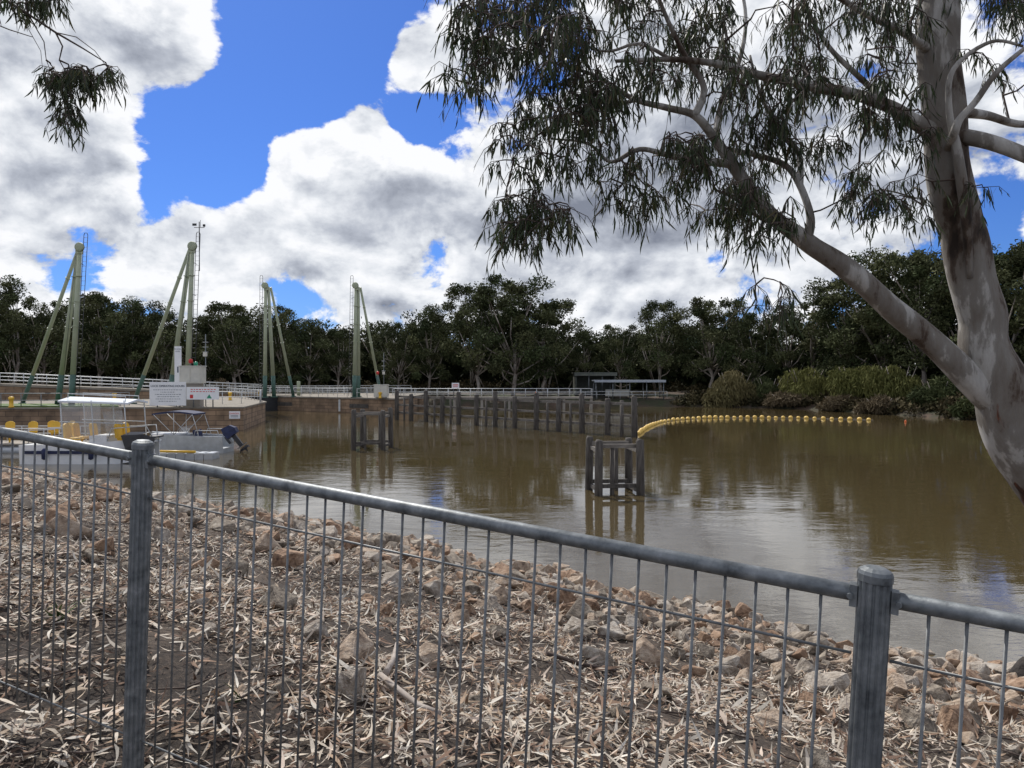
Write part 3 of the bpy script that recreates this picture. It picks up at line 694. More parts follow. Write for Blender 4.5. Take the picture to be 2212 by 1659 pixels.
for k in range(1,3):
    mb=MB(); x=a.x+(b_.x-a.x)*k/3; mb.tube([(x,124,zb),(x,124,a.z-.1)],.08,6); mb.build('post',M['galv'],sh)
a=P(1283,820,119); b_=P(1437,829,119)
sh=thing('flat_roof_shelter',((a.x+b_.x)/2,120,1.4),'blue-grey flat-roofed open shelter right of the dark shed','shelter')
mb=MB(); mb.box(((a.x+b_.x)/2,120.5,a.z-.15),(b_.x-a.x,4,.18)); mb.box(((a.x+b_.x)/2,118.45,a.z-.25),(b_.x-a.x,.1,.35)); mb.build('roof',M['roof'],sh)
for k in range(5):
    for yy in(118.8,122):
        x=a.x+.3+(b_.x-a.x-.6)*k/4; mb=MB(); mb.tube([(x,yy,1.0),(x,yy,a.z-.2)],.09,6); mb.build('post',M['galv'],sh)
mb=MB(); mb.box(((a.x+b_.x)/2-1.5,121.5,2.0),(4,.1,1.1)); mb.build('back_panel',M['cream'],sh)
railing([(11.4,117.5,1.2),(24,116.8,1.2)],1.1,1.6,'pale railing on the far bank in front of the flat-roofed shelter')
p=PX(1157,107.8,1.74); mb=MB(); mb.lathe(p,[(.25,0),(.25,.06),(.17,.08),(.05,.7),(.03,.75)],10); tag(mb.build('traffic_cone',M['orange']),'orange cone standing on the weir walkway','cone')
# ------------------------------------------------------------------ boats
def hull_mb(Lh,Bh,D0,D1,keel=-.25,n=14,blunt=.0):
    mb=MB(); V=[]
    for i in range(n+1):
        t_=i/n; w=Bh/2*(1-max(0,(t_-.5)/.5)**2.4*(1-blunt)); w=max(w,.03)
        zg=D0+(D1-D0)*t_**2; zk=keel+max(0,(t_-.7)/.3)**2*(-keel+.15); zc=keel*.3+max(0,(t_-.6)/.4)**2*(.45)
        x=-Lh/2+Lh*t_
        V+=[(x,-w,zg),(x-.02,-w*.9,zc),(x-.05,0,zk),(x-.02,w*.9,zc),(x,w,zg),(x,w-.12 if w>.15 else 0,zg),(x,w-.14 if w>.16 else 0,.28),(x,-(w-.14) if w>.16 else 0,.28),(x,-(w-.12) if w>.15 else 0,zg)]
    Fc=[]; k=9
    for i in range(n):
        for j in range(k): a=i*k+j; b_=i*k+(j+1)%k; Fc.append((a,b_,b_+k,a+k))
    Fc.append(tuple(range(k))); Fc.append(tuple(n*k+j for j in range(k))[::-1])
    mb.add(V,Fc); return mb
def seat_mb(mb,x,y,z,rz=0,s=1.0):
    Rz=Matrix.Rotation(rz,3,'Z'); c=Vector((x,y,z))
    def ring(w,d,h): return [c+Rz@Vector((dx*w*s,dy*d*s,h*s)) for dx,dy in((-.5,-.5),(.5,-.5),(.5,.5),(-.5,.5))]
    V=ring(.44,.44,.0)+ring(.5,.5,.12); mb.add(V,[(3,2,1,0),(4,5,6,7)]+[(i,(i+1)%4,(i+1)%4+4,i+4) for i in range(4)])
    prof=[]
    for k in range(9):
        a=math.pi*k/8; prof.append((.27*math.cos(a),.42+.2*math.sin(a)))
    pr=[(-.25,.1),(.25,.1)]+[(x_,z_+.15) for x_,z_ in prof]
    n=len(pr); V=[c+Rz@Vector((px_*s,.2*s+(.12*s*z_),z_*s)) for px_,z_ in pr]+[c+Rz@Vector((px_*s,.29*s+(.12*s*z_),z_*s)) for px_,z_ in pr]
    mb.add(V,[tuple(range(n)),tuple(range(n,2*n))[::-1]]+[(i,(i+1)%n,(i+1)%n+n,i+n) for i in range(n)])
c=W(205,998); Yb=c.y; b1=thing('canopy_boat',(c.x,Yb,0),'white canopy boat with clear side curtains, nearest the bank','boat')
O=Vector((c.x,Yb,0)); Lb=6.6
def shift(mb): mb.v=[(v[0]+O.x,v[1]+O.y,v[2]+O.z) for v in mb.v]; return mb
hm=hull_mb(Lb,2.3,1.0,1.35,blunt=.35); shift(hm).build('hull',M['hull'],b1)
mb=MB(); mb.box((2.45,0,1.12),(1.5,1.5,.1)); shift(mb).build('foredeck',M['hull'],b1)
mb=MB(); mb.box((-3.0,0,.95),(.5,2.0,.1)); shift(mb).build('aft_deck',M['hull'],b1)
for s in(-1,1):
    mb=MB(); mb.box((-.3,s*1.16,.62),(5.4,.05,.16)); shift(mb).build('rub_strake',M['navy'],b1)
mb=MB()
mb.box((.6,0,1.0),(.9,1.6,.9)); shift(mb).build('console',M['white'],b1)
mb=MB(); V=[(-1.3,-1.1,3.30),(2.3,-1.1,3.18),(2.3,1.1,3.18),(-1.3,1.1,3.30),(-1.3,0,3.48),(2.3,0,3.34)]
V+=[(x,y,z-.09) for x,y,z in V]; mb.add(V,[(0,1,5,4),(4,5,2,3),(6,10,11,7),(10,9,8,11),(0,6,7,1),(2,8,9,3),(1,7,11,5),(5,11,8,2),(0,4,10,6),(4,3,9,10)]); shift(mb).build('canopy',M['canvas'],b1)
for x in(-1.2,.4,2.1):
    for s in(-1,1): mb=MB(); mb.tube([(x+.15,s*1.05,1.0),(x,s*1.05,3.3)],.03,6); shift(mb).build('canopy_post',M['rail'],b1)
for s in(-1,1):
    mb=MB(); mb.tube([(-1.25,s*1.02,2.2),(2.2,s*1.02,2.1)],.025,6); shift(mb).build('canopy_rail',M['rail'],b1)
    mb=MB(); mb.tube([(-1.0,s*.7,3.4),(-1.0,s*.7,3.65),(2.0,s*.7,3.5),(2.0,s*.7,3.25)],.025,6); shift(mb).build('roof_rail',M['rail'],b1)
    mb=MB(); mb.tube([(-3.1,s*1.0,1.0),(-3.1,s*1.0,1.75),(-1.5,s*1.05,1.8),(-1.5,s*1.05,1.1)],.028,6); shift(mb).build('grab_rail',M['rail'],b1)
    mb=MB(); mb.tube([(1.2,s*1.0,1.2),(1.4,s*.95,1.85),(3.0,s*.55,1.95),(3.2,s*.3,1.35)],.028,6); shift(mb).build('bow_rail',M['rail'],b1)
    mb=MB(); mb.add([(-1.2,s*1.08,1.3),(.9,s*1.08,1.3),(.9,s*1.08,3.15),(-1.2,s*1.08,3.25)],[(0,1,2,3)]); shift(mb).build('side_curtain',M['clear'],b1)
mb=MB(); mb.add([(1.2,-1.0,1.4),(1.2,1.0,1.4),(.95,1.0,2.7),(.95,-1.0,2.7)],[(0,1,2,3)]); shift(mb).build('windscreen',M['clear'],b1)
for (x,y) in((-.9,-.4),(-.9,.4),(.0,.5),(1.8,.4),(1.8,-.4)):
    mb=MB(); seat_mb(mb,x,y,1.2,rz=math.pi/2,s=1.15); mb.tube([(x,y,.28),(x,y,1.22)],.05,6); shift(mb).build('seat',M['yellow'],b1)
mb=MB(); mb.box((3.2,0,1.36),(.5,.9,.08)); shift(mb).build('bow_plate',M['dark'],b1)
mb=MB(); mb.add([(2.0,-1.2,1.5),(3.0,-.95,1.55),(3.45,-.5,1.35),(3.3,-.55,.55),(2.2,-1.12,.75),(2.0,-.2,1.62),(3.1,-.2,1.62)],[(0,1,2,3,4),(0,5,6,1)]); shift(mb).build('bow_cover',M['dark'],b1)
for x in(-1.9,.5):
    mb=MB(); mb.lathe((x,-1.28,.25),[(.03,0),(.12,.06),(.13,.5),(.05,.6)],10); shift(mb).build('fender',M['navy'],b1)
c=W(395,980); O=Vector((c.x,c.y+1.0,0)); b2=thing('runabout',tuple(O),'small aluminium runabout with navy folding canopy and black outboard','boat')
hm=hull_mb(4.6,1.9,1.0,1.25); hm.v=[(-v[0],v[1],v[2]) for v in hm.v]; shift(hm).build('hull',M['alu'],b2)
mb=MB(); mb.box((-1.2,0,1.12),(1.6,1.4,.08)); shift(mb).build('foredeck',M['white'],b2)
mb=MB(); mb.add([(-.5,-.8,1.1),(-.5,.8,1.1),(-.1,.75,1.6),(-.1,-.75,1.6),(.4,-.85,1.1),(.3,-.8,1.5)],[(0,1,2,3),(0,4,5,3)]); shift(mb).build('windscreen',M['clear'],b2)
mb=MB(); V=[]
for k in range(7):
    t_=k/6; x=-1.9+2.5*t_; z=2.35+.14*math.sin(math.pi*t_); V+=[(x,-.85,z),(x,.85,z),(x,.85,z-.09),(x,-.85,z-.09)]
mb.add(V,[(4*i+j,4*i+(j+1)%4,4*i+4+(j+1)%4,4*i+4+j) for i in range(6) for j in range(4)]+[(0,1,2,3),(27,26,25,24)]); shift(mb).build('canopy',M['navy'],b2)
for s in(-1,1):
    mb=MB(); mb.tube([(-.6,s*.85,1.1),(-1.8,s*.85,2.3)],.02,5); mb.tube([(-.6,s*.85,1.1),(.5,s*.85,2.3)],.02,5); mb.tube([(.9,s*.9,1.05),(.5,s*.85,2.3)],.02,5); mb.tube([(-.6,s*.85,1.1),(-.6,s*.85,2.4)],.02,5); shift(mb).build('canopy_frame',M['rail'],b2)
    mb=MB(); mb.tube([(.6,s*.9,1.0),(.7,s*.9,1.35),(2.0,s*.9,1.35),(2.1,s*.9,1.0)],.025,6); shift(mb).build('grab_rail',M['rail'],b2)
for y in(-.4,.4):
    mb=MB(); seat_mb(mb,.7,y,.75,rz=math.pi/2,s=.8); mb.tube([(.7,y,.28),(.7,y,.76)],.05,6); shift(mb).build('seat',M['navy'],b2)
Rt=Matrix.Rotation(R(-38),3,'Y'); oc=Vector((2.6,0,1.0))
def tm(mb): mb.v=[tuple(oc+Rt@Vector(v)) for v in mb.v]; return shift(mb)
mb=MB(); mb.add([(-.32,-.24,.0),(.36,-.22,.0),(.36,.22,.0),(-.32,.24,.0),(-.38,-.27,.35),(.42,-.24,.3),(.42,.24,.3),(-.38,.27,.35),(-.28,-.2,.72),(.22,-.17,.62),(.22,.17,.62),(-.28,.2,.72)],
   [(3,2,1,0)]+[(i,(i+1)%4,(i+1)%4+4,i+4) for i in range(4)]+[(i+4,(i+1)%4+4,(i+1)%4+8,i+8) for i in range(4)]+[(8,9,10,11)])
ob=tm(mb).build('outboard_motor',M['navy'],b2)
mb=MB(); mb.box((.02,0,-.4),(.26,.14,.85)); mb.box((.06,0,-.82),(.6,.3,.03)); mb.lathe((.1,0,-1.02),[(.02,-.38),(.09,-.25),(.1,.1),(.05,.25)],10,'X'); mb.add([(.0,0,-1.05),(.2,0,-1.05),(.1,0,-1.35)],[(0,1,2)]); tm(mb).build('motor_leg',M['black'],ob)
mb=MB()
for k in range(3):
    a=k*2.09; mb.add([(.36,0,-1.02),(.34,.16*math.cos(a-.3),-1.02+.16*math.sin(a-.3)),(.4,.16*math.cos(a+.4),-1.02+.16*math.sin(a+.4))],[(0,1,2)])
tm(mb).build('propeller',M['black'],ob)
mb=MB(); mb.box((-.38,0,-.05),(.16,.34,.5)); tm(mb).build('mount_bracket',M['black'],ob)
a=W(322,992);b_=W(462,992)
dk=thing('floating_dock',((a.x+b_.x)/2,a.y+.3,0),'grey floating dock of plastic cubes with a yellow edge beside the runabout','dock')
n=7
for k in range(n):
    x=a.x+(b_.x-a.x)*(k+.5)/n; mb=MB(); mb.box((x,a.y+.35,.14),((b_.x-a.x)/n-.03,1.0,.36)); mb.box((x,a.y+.35,.335),((b_.x-a.x)/n-.12,.86,.03)); mb.build('float_cube',M['alu'],dk)
mb=MB(); mb.tube([(a.x+.1,a.y-.1,.45),(a.x+2.6,a.y-.12,.42)],.07,8); mb.build('edge_roll',M['yellow'],dk)
cl_=P(-70,960,45); cr_=P(165,960,45); O=Vector(((cl_.x+cr_.x)/2,46,0))
b3=thing('hire_pontoon',tuple(O),'open hire pontoon with yellow seats and white railings at the left','boat')
for s in(-1,1):
    mb=MB(); mb.tube([(-3.3,s*.85,.1),(-3.1,s*.85,.12),(2.9,s*.85,.12),(3.4,s*.85,.35)],[.12,.32,.32,.08],12); shift(mb).build('float_tube',M['alu'],b3)
mb=MB(); mb.box((0,0,.5),(6.6,2.3,.1)); shift(mb).build('deck',M['conc2'],b3)
for s in(-1,1):
    mb=MB()
    for z in(1.0,1.45): mb.tube([(-3.2,s*1.1,z),(3.2,s*1.1,z)],.025,6)
    for k in range(8): x=-3.2+k*.914; mb.tube([(x,s*1.1,.5),(x,s*1.1,1.45)],.025,6)
    shift(mb).build('guard_rail',M['rail'],b3)
for x,y in((-2.4,-.3),(-1.2,-.3),(.2,-.3),(1.0,.3),(1.6,-.35),(2.4,.0)):
    mb=MB(); seat_mb(mb,x,y,1.1,rz=math.pi*.15,s=.95); mb.tube([(x,y,.5),(x,y,1.12)],.05,6); shift(mb).build('seat',M['yellow'],b3)
# ------------------------------------------------------------------ distant gum trees
def clump_leaves(cents,rads,per,size,rg,palette,droop=.0,flat=.72):
    C_=np.repeat(cents,per,0); Rr=np.repeat(rads,per)[:,None]; n=len(C_)
    dv=unit(rg.normal(0,1,(n,3))); rr=rg.uniform(.25,1.0,(n,1))**.6*rg.uniform(.8,1.2,(n,1))
    p=C_+dv*Rr*rr*np.array([1,1,flat]); p+=rg.normal(0,.18,(n,3))
    d=unit(rg.normal(0,1,(n,3))+np.array([0,0,-droop])); sd=unit(np.cross(d,rg.normal(0,1,(n,3))))
    Ls=rg.uniform(.5,1.3,n)*size; V,Fq,k=strips(p,d,sd,Ls,Ls*.6,np.zeros((n,3)),prof=(.5,.9))
    ci=np.repeat(rg.uniform(.65,1.35,len(cents)),per)[:,None]*rg.uniform(.7,1.3,(n,1))
    mixv=np.repeat(rg.uniform(0,1,len(cents)),per)[:,None]
    c=(palette[0]*(1-mixv)+palette[1]*mixv)*ci
    return V,Fq,np.repeat(c,k,0)
PALG=(np.array([.042,.057,.024]),np.array([.098,.104,.048]))
def gum(seed,H=20,spread=5.5,ncl=20,per=330,lo=.42,pal=PALG,rs=1.0):
    rg=np.random.default_rng(seed); rr=random.Random(seed)
    t=bpy.data.objects.new('gum_tree',None); col.objects.link(t)
    mb=MB(); x=y=0.; pts=[(0,0,-.3)]; n=6; top=H*.5
    for i in range(1,n+1): x+=rr.uniform(-.45,.45);y+=rr.uniform(-.3,.3); pts.append((x,y,top*i/n))
    r0=H*.016; mb.tube(pts,[r0*(1-.55*i/n) for i in range(n+1)],8)
    cents=[]; rads=[]
    for i in range(ncl):
        q=i/(ncl-1); z=H*(lo+(.93-lo)*q**.85)+rr.uniform(-.8,.8); w=spread*math.sin(math.pi*min(1,(z/H-lo+.16)/(1.08-lo+.16)))**.6 if z/H-lo+.16>0 else spread*.3
        a=i*2.4+rr.uniform(-.7,.7); r=w*rr.uniform(.2,1.1)
        cents.append((r*math.cos(a),r*math.sin(a)*.8,min(z,H*.95)-H*.03)); rads.append(rr.uniform(.8,2.2)*rs)
    for i,cn in enumerate(cents):
        if i%2: continue
        k=rr.randint(2,n); b0=Vector(pts[k]); e_=Vector(cn)
        if e_.z<b0.z+1: b0=Vector(pts[max(1,k-3)])
        m1=b0.lerp(e_,.5)+Vector((rr.uniform(-.5,.5),rr.uniform(-.5,.5),-.4)); mb.tube([b0,m1,e_],[r0*.42,r0*.28,r0*.1],6)
    mb.build('trunk',M['farbark'],t)
    V,Fq,c=clump_leaves(np.array(cents),np.array(rads),per,.34,rg,pal,.5)
    mesh_np('crown',V,Fq,M['farleaf'],c,parent=t)
    return t
PAL2=(np.array([.06,.075,.035]),np.array([.13,.135,.065]))
gp=[gum(1,spread=6.2,ncl=38,per=430,lo=.22),gum(2,spread=7.2,ncl=42,per=420,lo=.28),gum(3,spread=5.8,lo=.28,ncl=32,per=420),gum(4,spread=7.2,lo=.2,ncl=46,per=400),gum(5,spread=3.8,lo=.45,ncl=18,per=260,pal=PAL2,rs=.8),gum(6,spread=6.8,ncl=44,per=400,lo=.15)]
used=[False]*6
treelist=[(-40,600,120,1,'gum tree cut off by the left edge of the far treeline'),
(28,588,122,4,'sparse pale gum tree at the far left behind the railings'),(95,642,126,5,'gum tree on the far bank between the left edge and the first tower'),
(215,616,124,1,'broad gum tree just right of the leftmost tower'),(290,640,128,3,'low dense gum tree midway between the first two towers'),
(352,664,126,2,'gum tree just left of the second tower strut'),(505,638,126,1,'gum tree with pale forked trunk between the second and third towers'),
(455,672,130,0,'gum tree just right of the second tower'),(610,655,128,5,'gum tree behind the strut of the third tower'),
(670,684,130,0,'gum tree right of the third tower'),(728,700,132,2,'slender gum tree just left of the rightmost tower'),
(860,686,132,3,'rounded gum tree right of the rightmost tower'),(930,652,132,0,'gum tree left of the tall central group'),
(1030,594,127,1,'leftmost of the tall gums in the central group'),(1108,586,125,3,'tallest central gum with pale trunks above the weir walkway'),
(1178,630,127,1,'rightmost gum of the tall central group'),(1262,708,136,0,'low gum tree behind the dark shed'),(1340,694,134,5,'gum tree behind the flat-roofed shelter'),
(1428,636,130,2,'upright gum tree right of the shelter'),(1540,626,126,1,'broad gum tree left of the weeping shrubs'),(1625,668,124,3,'gum tree behind the left weeping shrub'),
(1700,650,124,0,'gum tree below the low hanging twigs of the big limb'),(1765,596,118,4,'pale leaved gum tree under the big leaning limb'),
(1840,598,113,5,'gum tree half hidden by the big leaning limb'),(1915,530,108,3,'tall dark gum left of the foreground trunk'),
(1995,508,102,1,'tall dark gum seen beside the foreground fork'),(2100,545,97,5,'gum tree seen just behind the foreground trunk'),
(2185,515,92,3,'tall dark gum at the right edge of the far bank'),(2290,495,90,1,'gum tree beyond the right edge of the far bank')]
for (px,ty,Yt,k,lab) in treelist:
    base=PX(px,Yt,0); base.z=float(fz(np.array([base.x]),np.array([base.y]))[0]); H=P(px,ty,Yt).z-base.z; s=H/20.0
    wv=random.uniform(.9,1.2); sc=(s*wv,s*wv,s)
    rz=random.uniform(0,6.28)
    if not used[k]: used[k]=True; o=gp[k]; o.location=base; o.rotation_euler=(0,0,rz); o.scale=sc
    else: o=dup(gp[k],base,rz,sc)
    tag(o,lab,'tree','gum trees of the far bank')
# wood behind: many crowns plus a deep leafy interior
rg=np.random.default_rng(55); cents=[];rads=[]
LX=[-230,-40,10,45,60,75,200]; LY=[128,134,137,134,112,86,40]
TPX=[-400,0,100,200,300,400,520,600,700,860,930,1040,1110,1190,1260,1380,1440,1560,1650,1750,1840,1920,2000,2212,2600]
TPY=[650,655,668,640,665,685,660,675,690,695,668,640,640,668,705,705,672,668,690,668,632,590,560,560,540]
for i in range(760):
    x=rg.uniform(-230,190); back=rg.uniform(0,1)
    yb=np.interp(x,LX,LY)+3+back*34
    if sdist(np.array([x]),np.array([yb]))[0]<9: continue
    px=CX+x/yb*F
    H=P(px,np.interp(px,TPX,TPY)+rg.uniform(-8,30),yb).z-2.3; H=max(8,H-1.2)
    for k in range(8):
        a=rg.uniform(0,6.28); r=rg.uniform(.5,4.0); cents.append((x+r*math.cos(a),yb+r*math.sin(a),2.3+H*rg.uniform(.32,.96))); rads.append(rg.uniform(1.1,2.5))
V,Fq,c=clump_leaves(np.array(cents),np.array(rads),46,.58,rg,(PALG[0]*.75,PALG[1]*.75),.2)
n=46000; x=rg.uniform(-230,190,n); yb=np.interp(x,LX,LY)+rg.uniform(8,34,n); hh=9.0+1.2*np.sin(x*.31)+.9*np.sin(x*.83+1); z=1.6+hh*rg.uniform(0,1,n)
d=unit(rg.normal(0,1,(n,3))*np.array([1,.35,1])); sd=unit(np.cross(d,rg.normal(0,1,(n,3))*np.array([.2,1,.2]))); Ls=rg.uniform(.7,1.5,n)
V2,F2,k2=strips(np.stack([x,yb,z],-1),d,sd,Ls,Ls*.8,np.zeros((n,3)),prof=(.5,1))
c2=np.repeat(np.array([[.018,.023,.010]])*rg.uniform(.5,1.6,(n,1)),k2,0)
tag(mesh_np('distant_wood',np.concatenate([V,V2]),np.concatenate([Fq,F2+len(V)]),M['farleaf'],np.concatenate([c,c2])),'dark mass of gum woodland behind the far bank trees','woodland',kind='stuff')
mb=MB()
for i in range(60):
    x=rg.uniform(-110,60); yb=float(np.interp(x,LX,LY))+rg.uniform(-4,6)
    if sdist(np.array([x]),np.array([yb]))[0]<8: continue
    p=Vector((x,yb,1.8)); dx=rg.normal(0,1.2); h=rg.uniform(7,11); q=p+Vector((dx,0,h*.5)); r_=rg.uniform(.08,.2)
    mb.tube([p,q,q+Vector((dx*.9+rg.normal(0,.9),0,h*.5))],[r_,r_*.8,r_*.4],6)
    mb.tube([q,q+Vector((-dx*1.2+rg.normal(0,1),rg.normal(0,.5),h*.45))],[r_*.6,r_*.25],5)
tag(mb.build('wood_trunks',M['farbark'],off=(0,0,0)),'pale slender gum trunks showing inside the dark wood','tree trunks',kind='stuff')
cents=[];rads=[]
for i in range(380):
    x=rg.uniform(-150,100); yb=np.interp(x,LX,LY)+rg.uniform(-3,12)
    if sdist(np.array([x]),np.array([yb]))[0]<6 or (8<x<26): continue
    cents.append((x,yb,2.0+rg.uniform(0,1.2))); rads.append(rg.uniform(.8,2.0))
for i in range(420):
    t_=rg.uniform(0,1); pts_=np.array([(25,116.5),(34,113),(41,106.5),(45.2,92),(48.2,79),(49.8,72.5),(53,56)]); u_=t_*6; j=min(5,int(u_)); q=pts_[j]*(1-(u_-j))+pts_[j+1]*(u_-j); dd=rg.uniform(.1,6)
    cents.append((q[0]+dd*.9,q[1]+dd*.45,.25+dd*.24+rg.uniform(0,.6))); rads.append(rg.uniform(.5,1.3))
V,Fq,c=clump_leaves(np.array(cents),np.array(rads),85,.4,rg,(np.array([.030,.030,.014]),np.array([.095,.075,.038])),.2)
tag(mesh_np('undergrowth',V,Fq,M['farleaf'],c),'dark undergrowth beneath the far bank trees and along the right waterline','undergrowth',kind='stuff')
def shrub(px,Yt,ty,w,label,pal,seed,droop=True):
    rg=np.random.default_rng(seed); b_=PX(px,Yt,0); b_.z=float(fz(np.array([b_.x]),np.array([b_.y]))[0]); H=P(px,ty,Yt).z-b_.z; Wm=w/F*Yt/2
    t=thing('weeping_shrub',tuple(b_),label,'shrub','shrubs on the right bank')
    mb=MB()
    for k in range(5):
        a=k*1.3; mb.tube([b_,b_+Vector((math.cos(a)*.4*Wm,math.sin(a)*.4,H*.5)),b_+Vector((math.cos(a)*.6*Wm,math.sin(a)*.6,H*.8))],[.1,.07,.03],6)
    mb.build('stems',M['farbark'],t)
    nl=9; lobes=[]
    for k in range(nl):
        a=rg.uniform(0,6.28); r=rg.uniform(0,.62); lobes.append((r*math.cos(a),r*math.sin(a)*.8,rg.uniform(.15,.72)*(1-r*.5),rg.uniform(.28,.5)))
    n=8500; li=rg.integers(0,nl,n); Lb_=np.array(lobes)[li]; dv=unit(rg.normal(0,1,(n,3))); rr=rg.uniform(.5,1,(n,1))**.6*rg.uniform(.85,1.15,(n,1))
    p=Lb_[:,:3]*np.array([Wm,Wm,H])+dv*rr*Lb_[:,3:4]*np.array([Wm,Wm*.8,H*.8]); p=p+np.array(b_)
    d=unit(np.array([0,0,-1. if droop else -.2])+rg.normal(0,.4 if droop else .9,(n,3)))
    sd=unit(np.cross(d,rg.normal(0,1,(n,3)))); Ls=rg.uniform(.25,.75,n); p[:,2]=np.maximum(p[:,2],b_.z+Ls*.6-.5)
    V,Fq,k=strips(p,d,sd,Ls,Ls*.22,np.zeros((n,3)),prof=(.6,1,.4))
    mixv=rg.uniform(0,.5,(n,1))+np.array([rg.uniform(0,.5) for _ in range(nl)])[li][:,None]; c=(pal[0]*(1-mixv)+pal[1]*mixv)
    mesh_np('foliage',V,Fq,M['farleaf'],np.repeat(c,k,0),parent=t)
YG=(np.array([.08,.09,.028]),np.array([.20,.195,.065])); DG=(np.array([.04,.052,.022]),np.array([.085,.098,.04])); BR=(np.array([.09,.07,.045]),np.array([.16,.125,.075])); TN=(np.array([.11,.10,.045]),np.array([.20,.165,.08]))
shrub(1585,114,788,125,'leftmost tan olive weeping shrub on the right bank',TN,1)
shrub(1660,114,806,95,'low brown-green shrub right of the leftmost weeping shrub',DG,2)
shrub(1740,110,782,130,'yellow-green weeping shrub in the middle of the right bank',YG,3)
shrub(1850,102,774,140,'tall yellow-green willowy shrub left of the foreground trunk',YG,4)
shrub(1940,95,770,135,'olive willowy shrub below the fork of the foreground tree',(YG[0]*.8,YG[1]*.8),5)
shrub(2025,88,810,120,'dark green low shrub at the water beside the foreground trunk',DG,6,False)
shrub(1815,100,850,120,'dry brown scrub overhanging the water on the right bank',BR,7,False)
shrub(1905,92,852,120,'second patch of dry brown scrub overhanging the right bank',BR,8,False)
shrub(1700,109,846,120,'third dry brown scrub patch, furthest along the bank',BR,9,False)
shrub(2200,84,780,140,'yellow-green shrub at the right edge behind the foreground trunk',YG,10)
shrub(2110,80,850,110,'low dark scrub at the waterline just left of the right edge',DG,12,False)
shrub(485,104,800,60,'grey-brown bush behind the railing right of the second tower',BR,11,False)
# ------------------------------------------------------------------ big foreground gum
base=P(2400,1430,6.2); base.z=float(gz(base.x,base.y))
bt=thing('river_gum',(base.x,base.y,base.z),'large river gum leaning in from the right with mottled bark and a drooping crown','tree')
def path(pl): return [P(x,y,Y) for x,y,Y,r in pl],[r for x,y,Y,r in pl]
def smooth(pl,k=5):
    out=[]; n=len(pl)
    for i in range(n-1):
        p0=np.array(pl[max(i-1,0)],float);p1=np.array(pl[i],float);p2=np.array(pl[i+1],float);p3=np.array(pl[min(i+2,n-1)],float)
        for j in range(k):
            t_=j/k; out.append(tuple(.5*((2*p1)+(-p0+p2)*t_+(2*p0-5*p1+4*p2-p3)*t_*t_+(-p0+3*p1-3*p2+p3)*t_**3)))
    out.append(tuple(pl[-1])); return out
trunk=[(2520,1560,6.2,.40),(2440,1400,6.2,.35),(2340,1190,6.2,.295),(2242,1000,6.2,.265),(2170,870,6.2,.23),(2135,760,6.2,.19),(2117,680,6.2,.175),(2095,570,6.2,.172),(2064,450,6.2,.165),(2042,320,6.2,.157),(2032,150,6.2,.155),(2024,0,6.25,.153),(2010,-250,6.4,.13),(1990,-500,6.6,.10)]
def limb(pl,name,parent,n=14,k=6,m=None):
    pl=smooth(pl,k); pts,rad=path(pl); mb=MB(); ph=random.uniform(0,6)
    # slow wandering instead of ring-by-ring jitter
    for i in range(1,len(pts)-1):
        pts[i]=pts[i]+Vector((math.sin(i*.45+ph),.6*math.sin(i*.37+ph*2),math.sin(i*.52+ph*3)))*rad[i]*.10
    rad=[r*(1+.018*math.sin(i*.7+ph)) for i,r in enumerate(rad)]
    mb.tube(pts,rad,n)
    for i,vv in enumerate(mb.v):
        c=pts[min(i//n,len(pts)-1)]; dd=Vector(vv)-c; ka=2*math.pi*(i%n)/n
        f=1+.035*math.sin(2*ka+vv[2]*.9+ph)+.02*math.sin(5*ka+vv[2]*1.7)
        mb.v[i]=tuple(c+dd*f)
    mb.build(name,m or M['bark'],parent); return pts,rad
tp,trd=limb(trunk,'trunk',bt,32,8)
LA=[(2150,870,6.2,.13),(2062,785,6.15,.112),(1968,700,6.1,.098),(1892,635,6.0,.090),(1800,562,5.9,.078),(1740,518,5.85,.069),(1680,480,5.8,.057),(1625,415,5.75,.050),(1580,355,5.7,.044),(1545,300,5.7,.035),(1500,250,5.6,.028),(1440,232,5.6,.023),(1370,215,5.5,.018),(1290,165,5.5,.014),(1210,140,5.4,.008)]
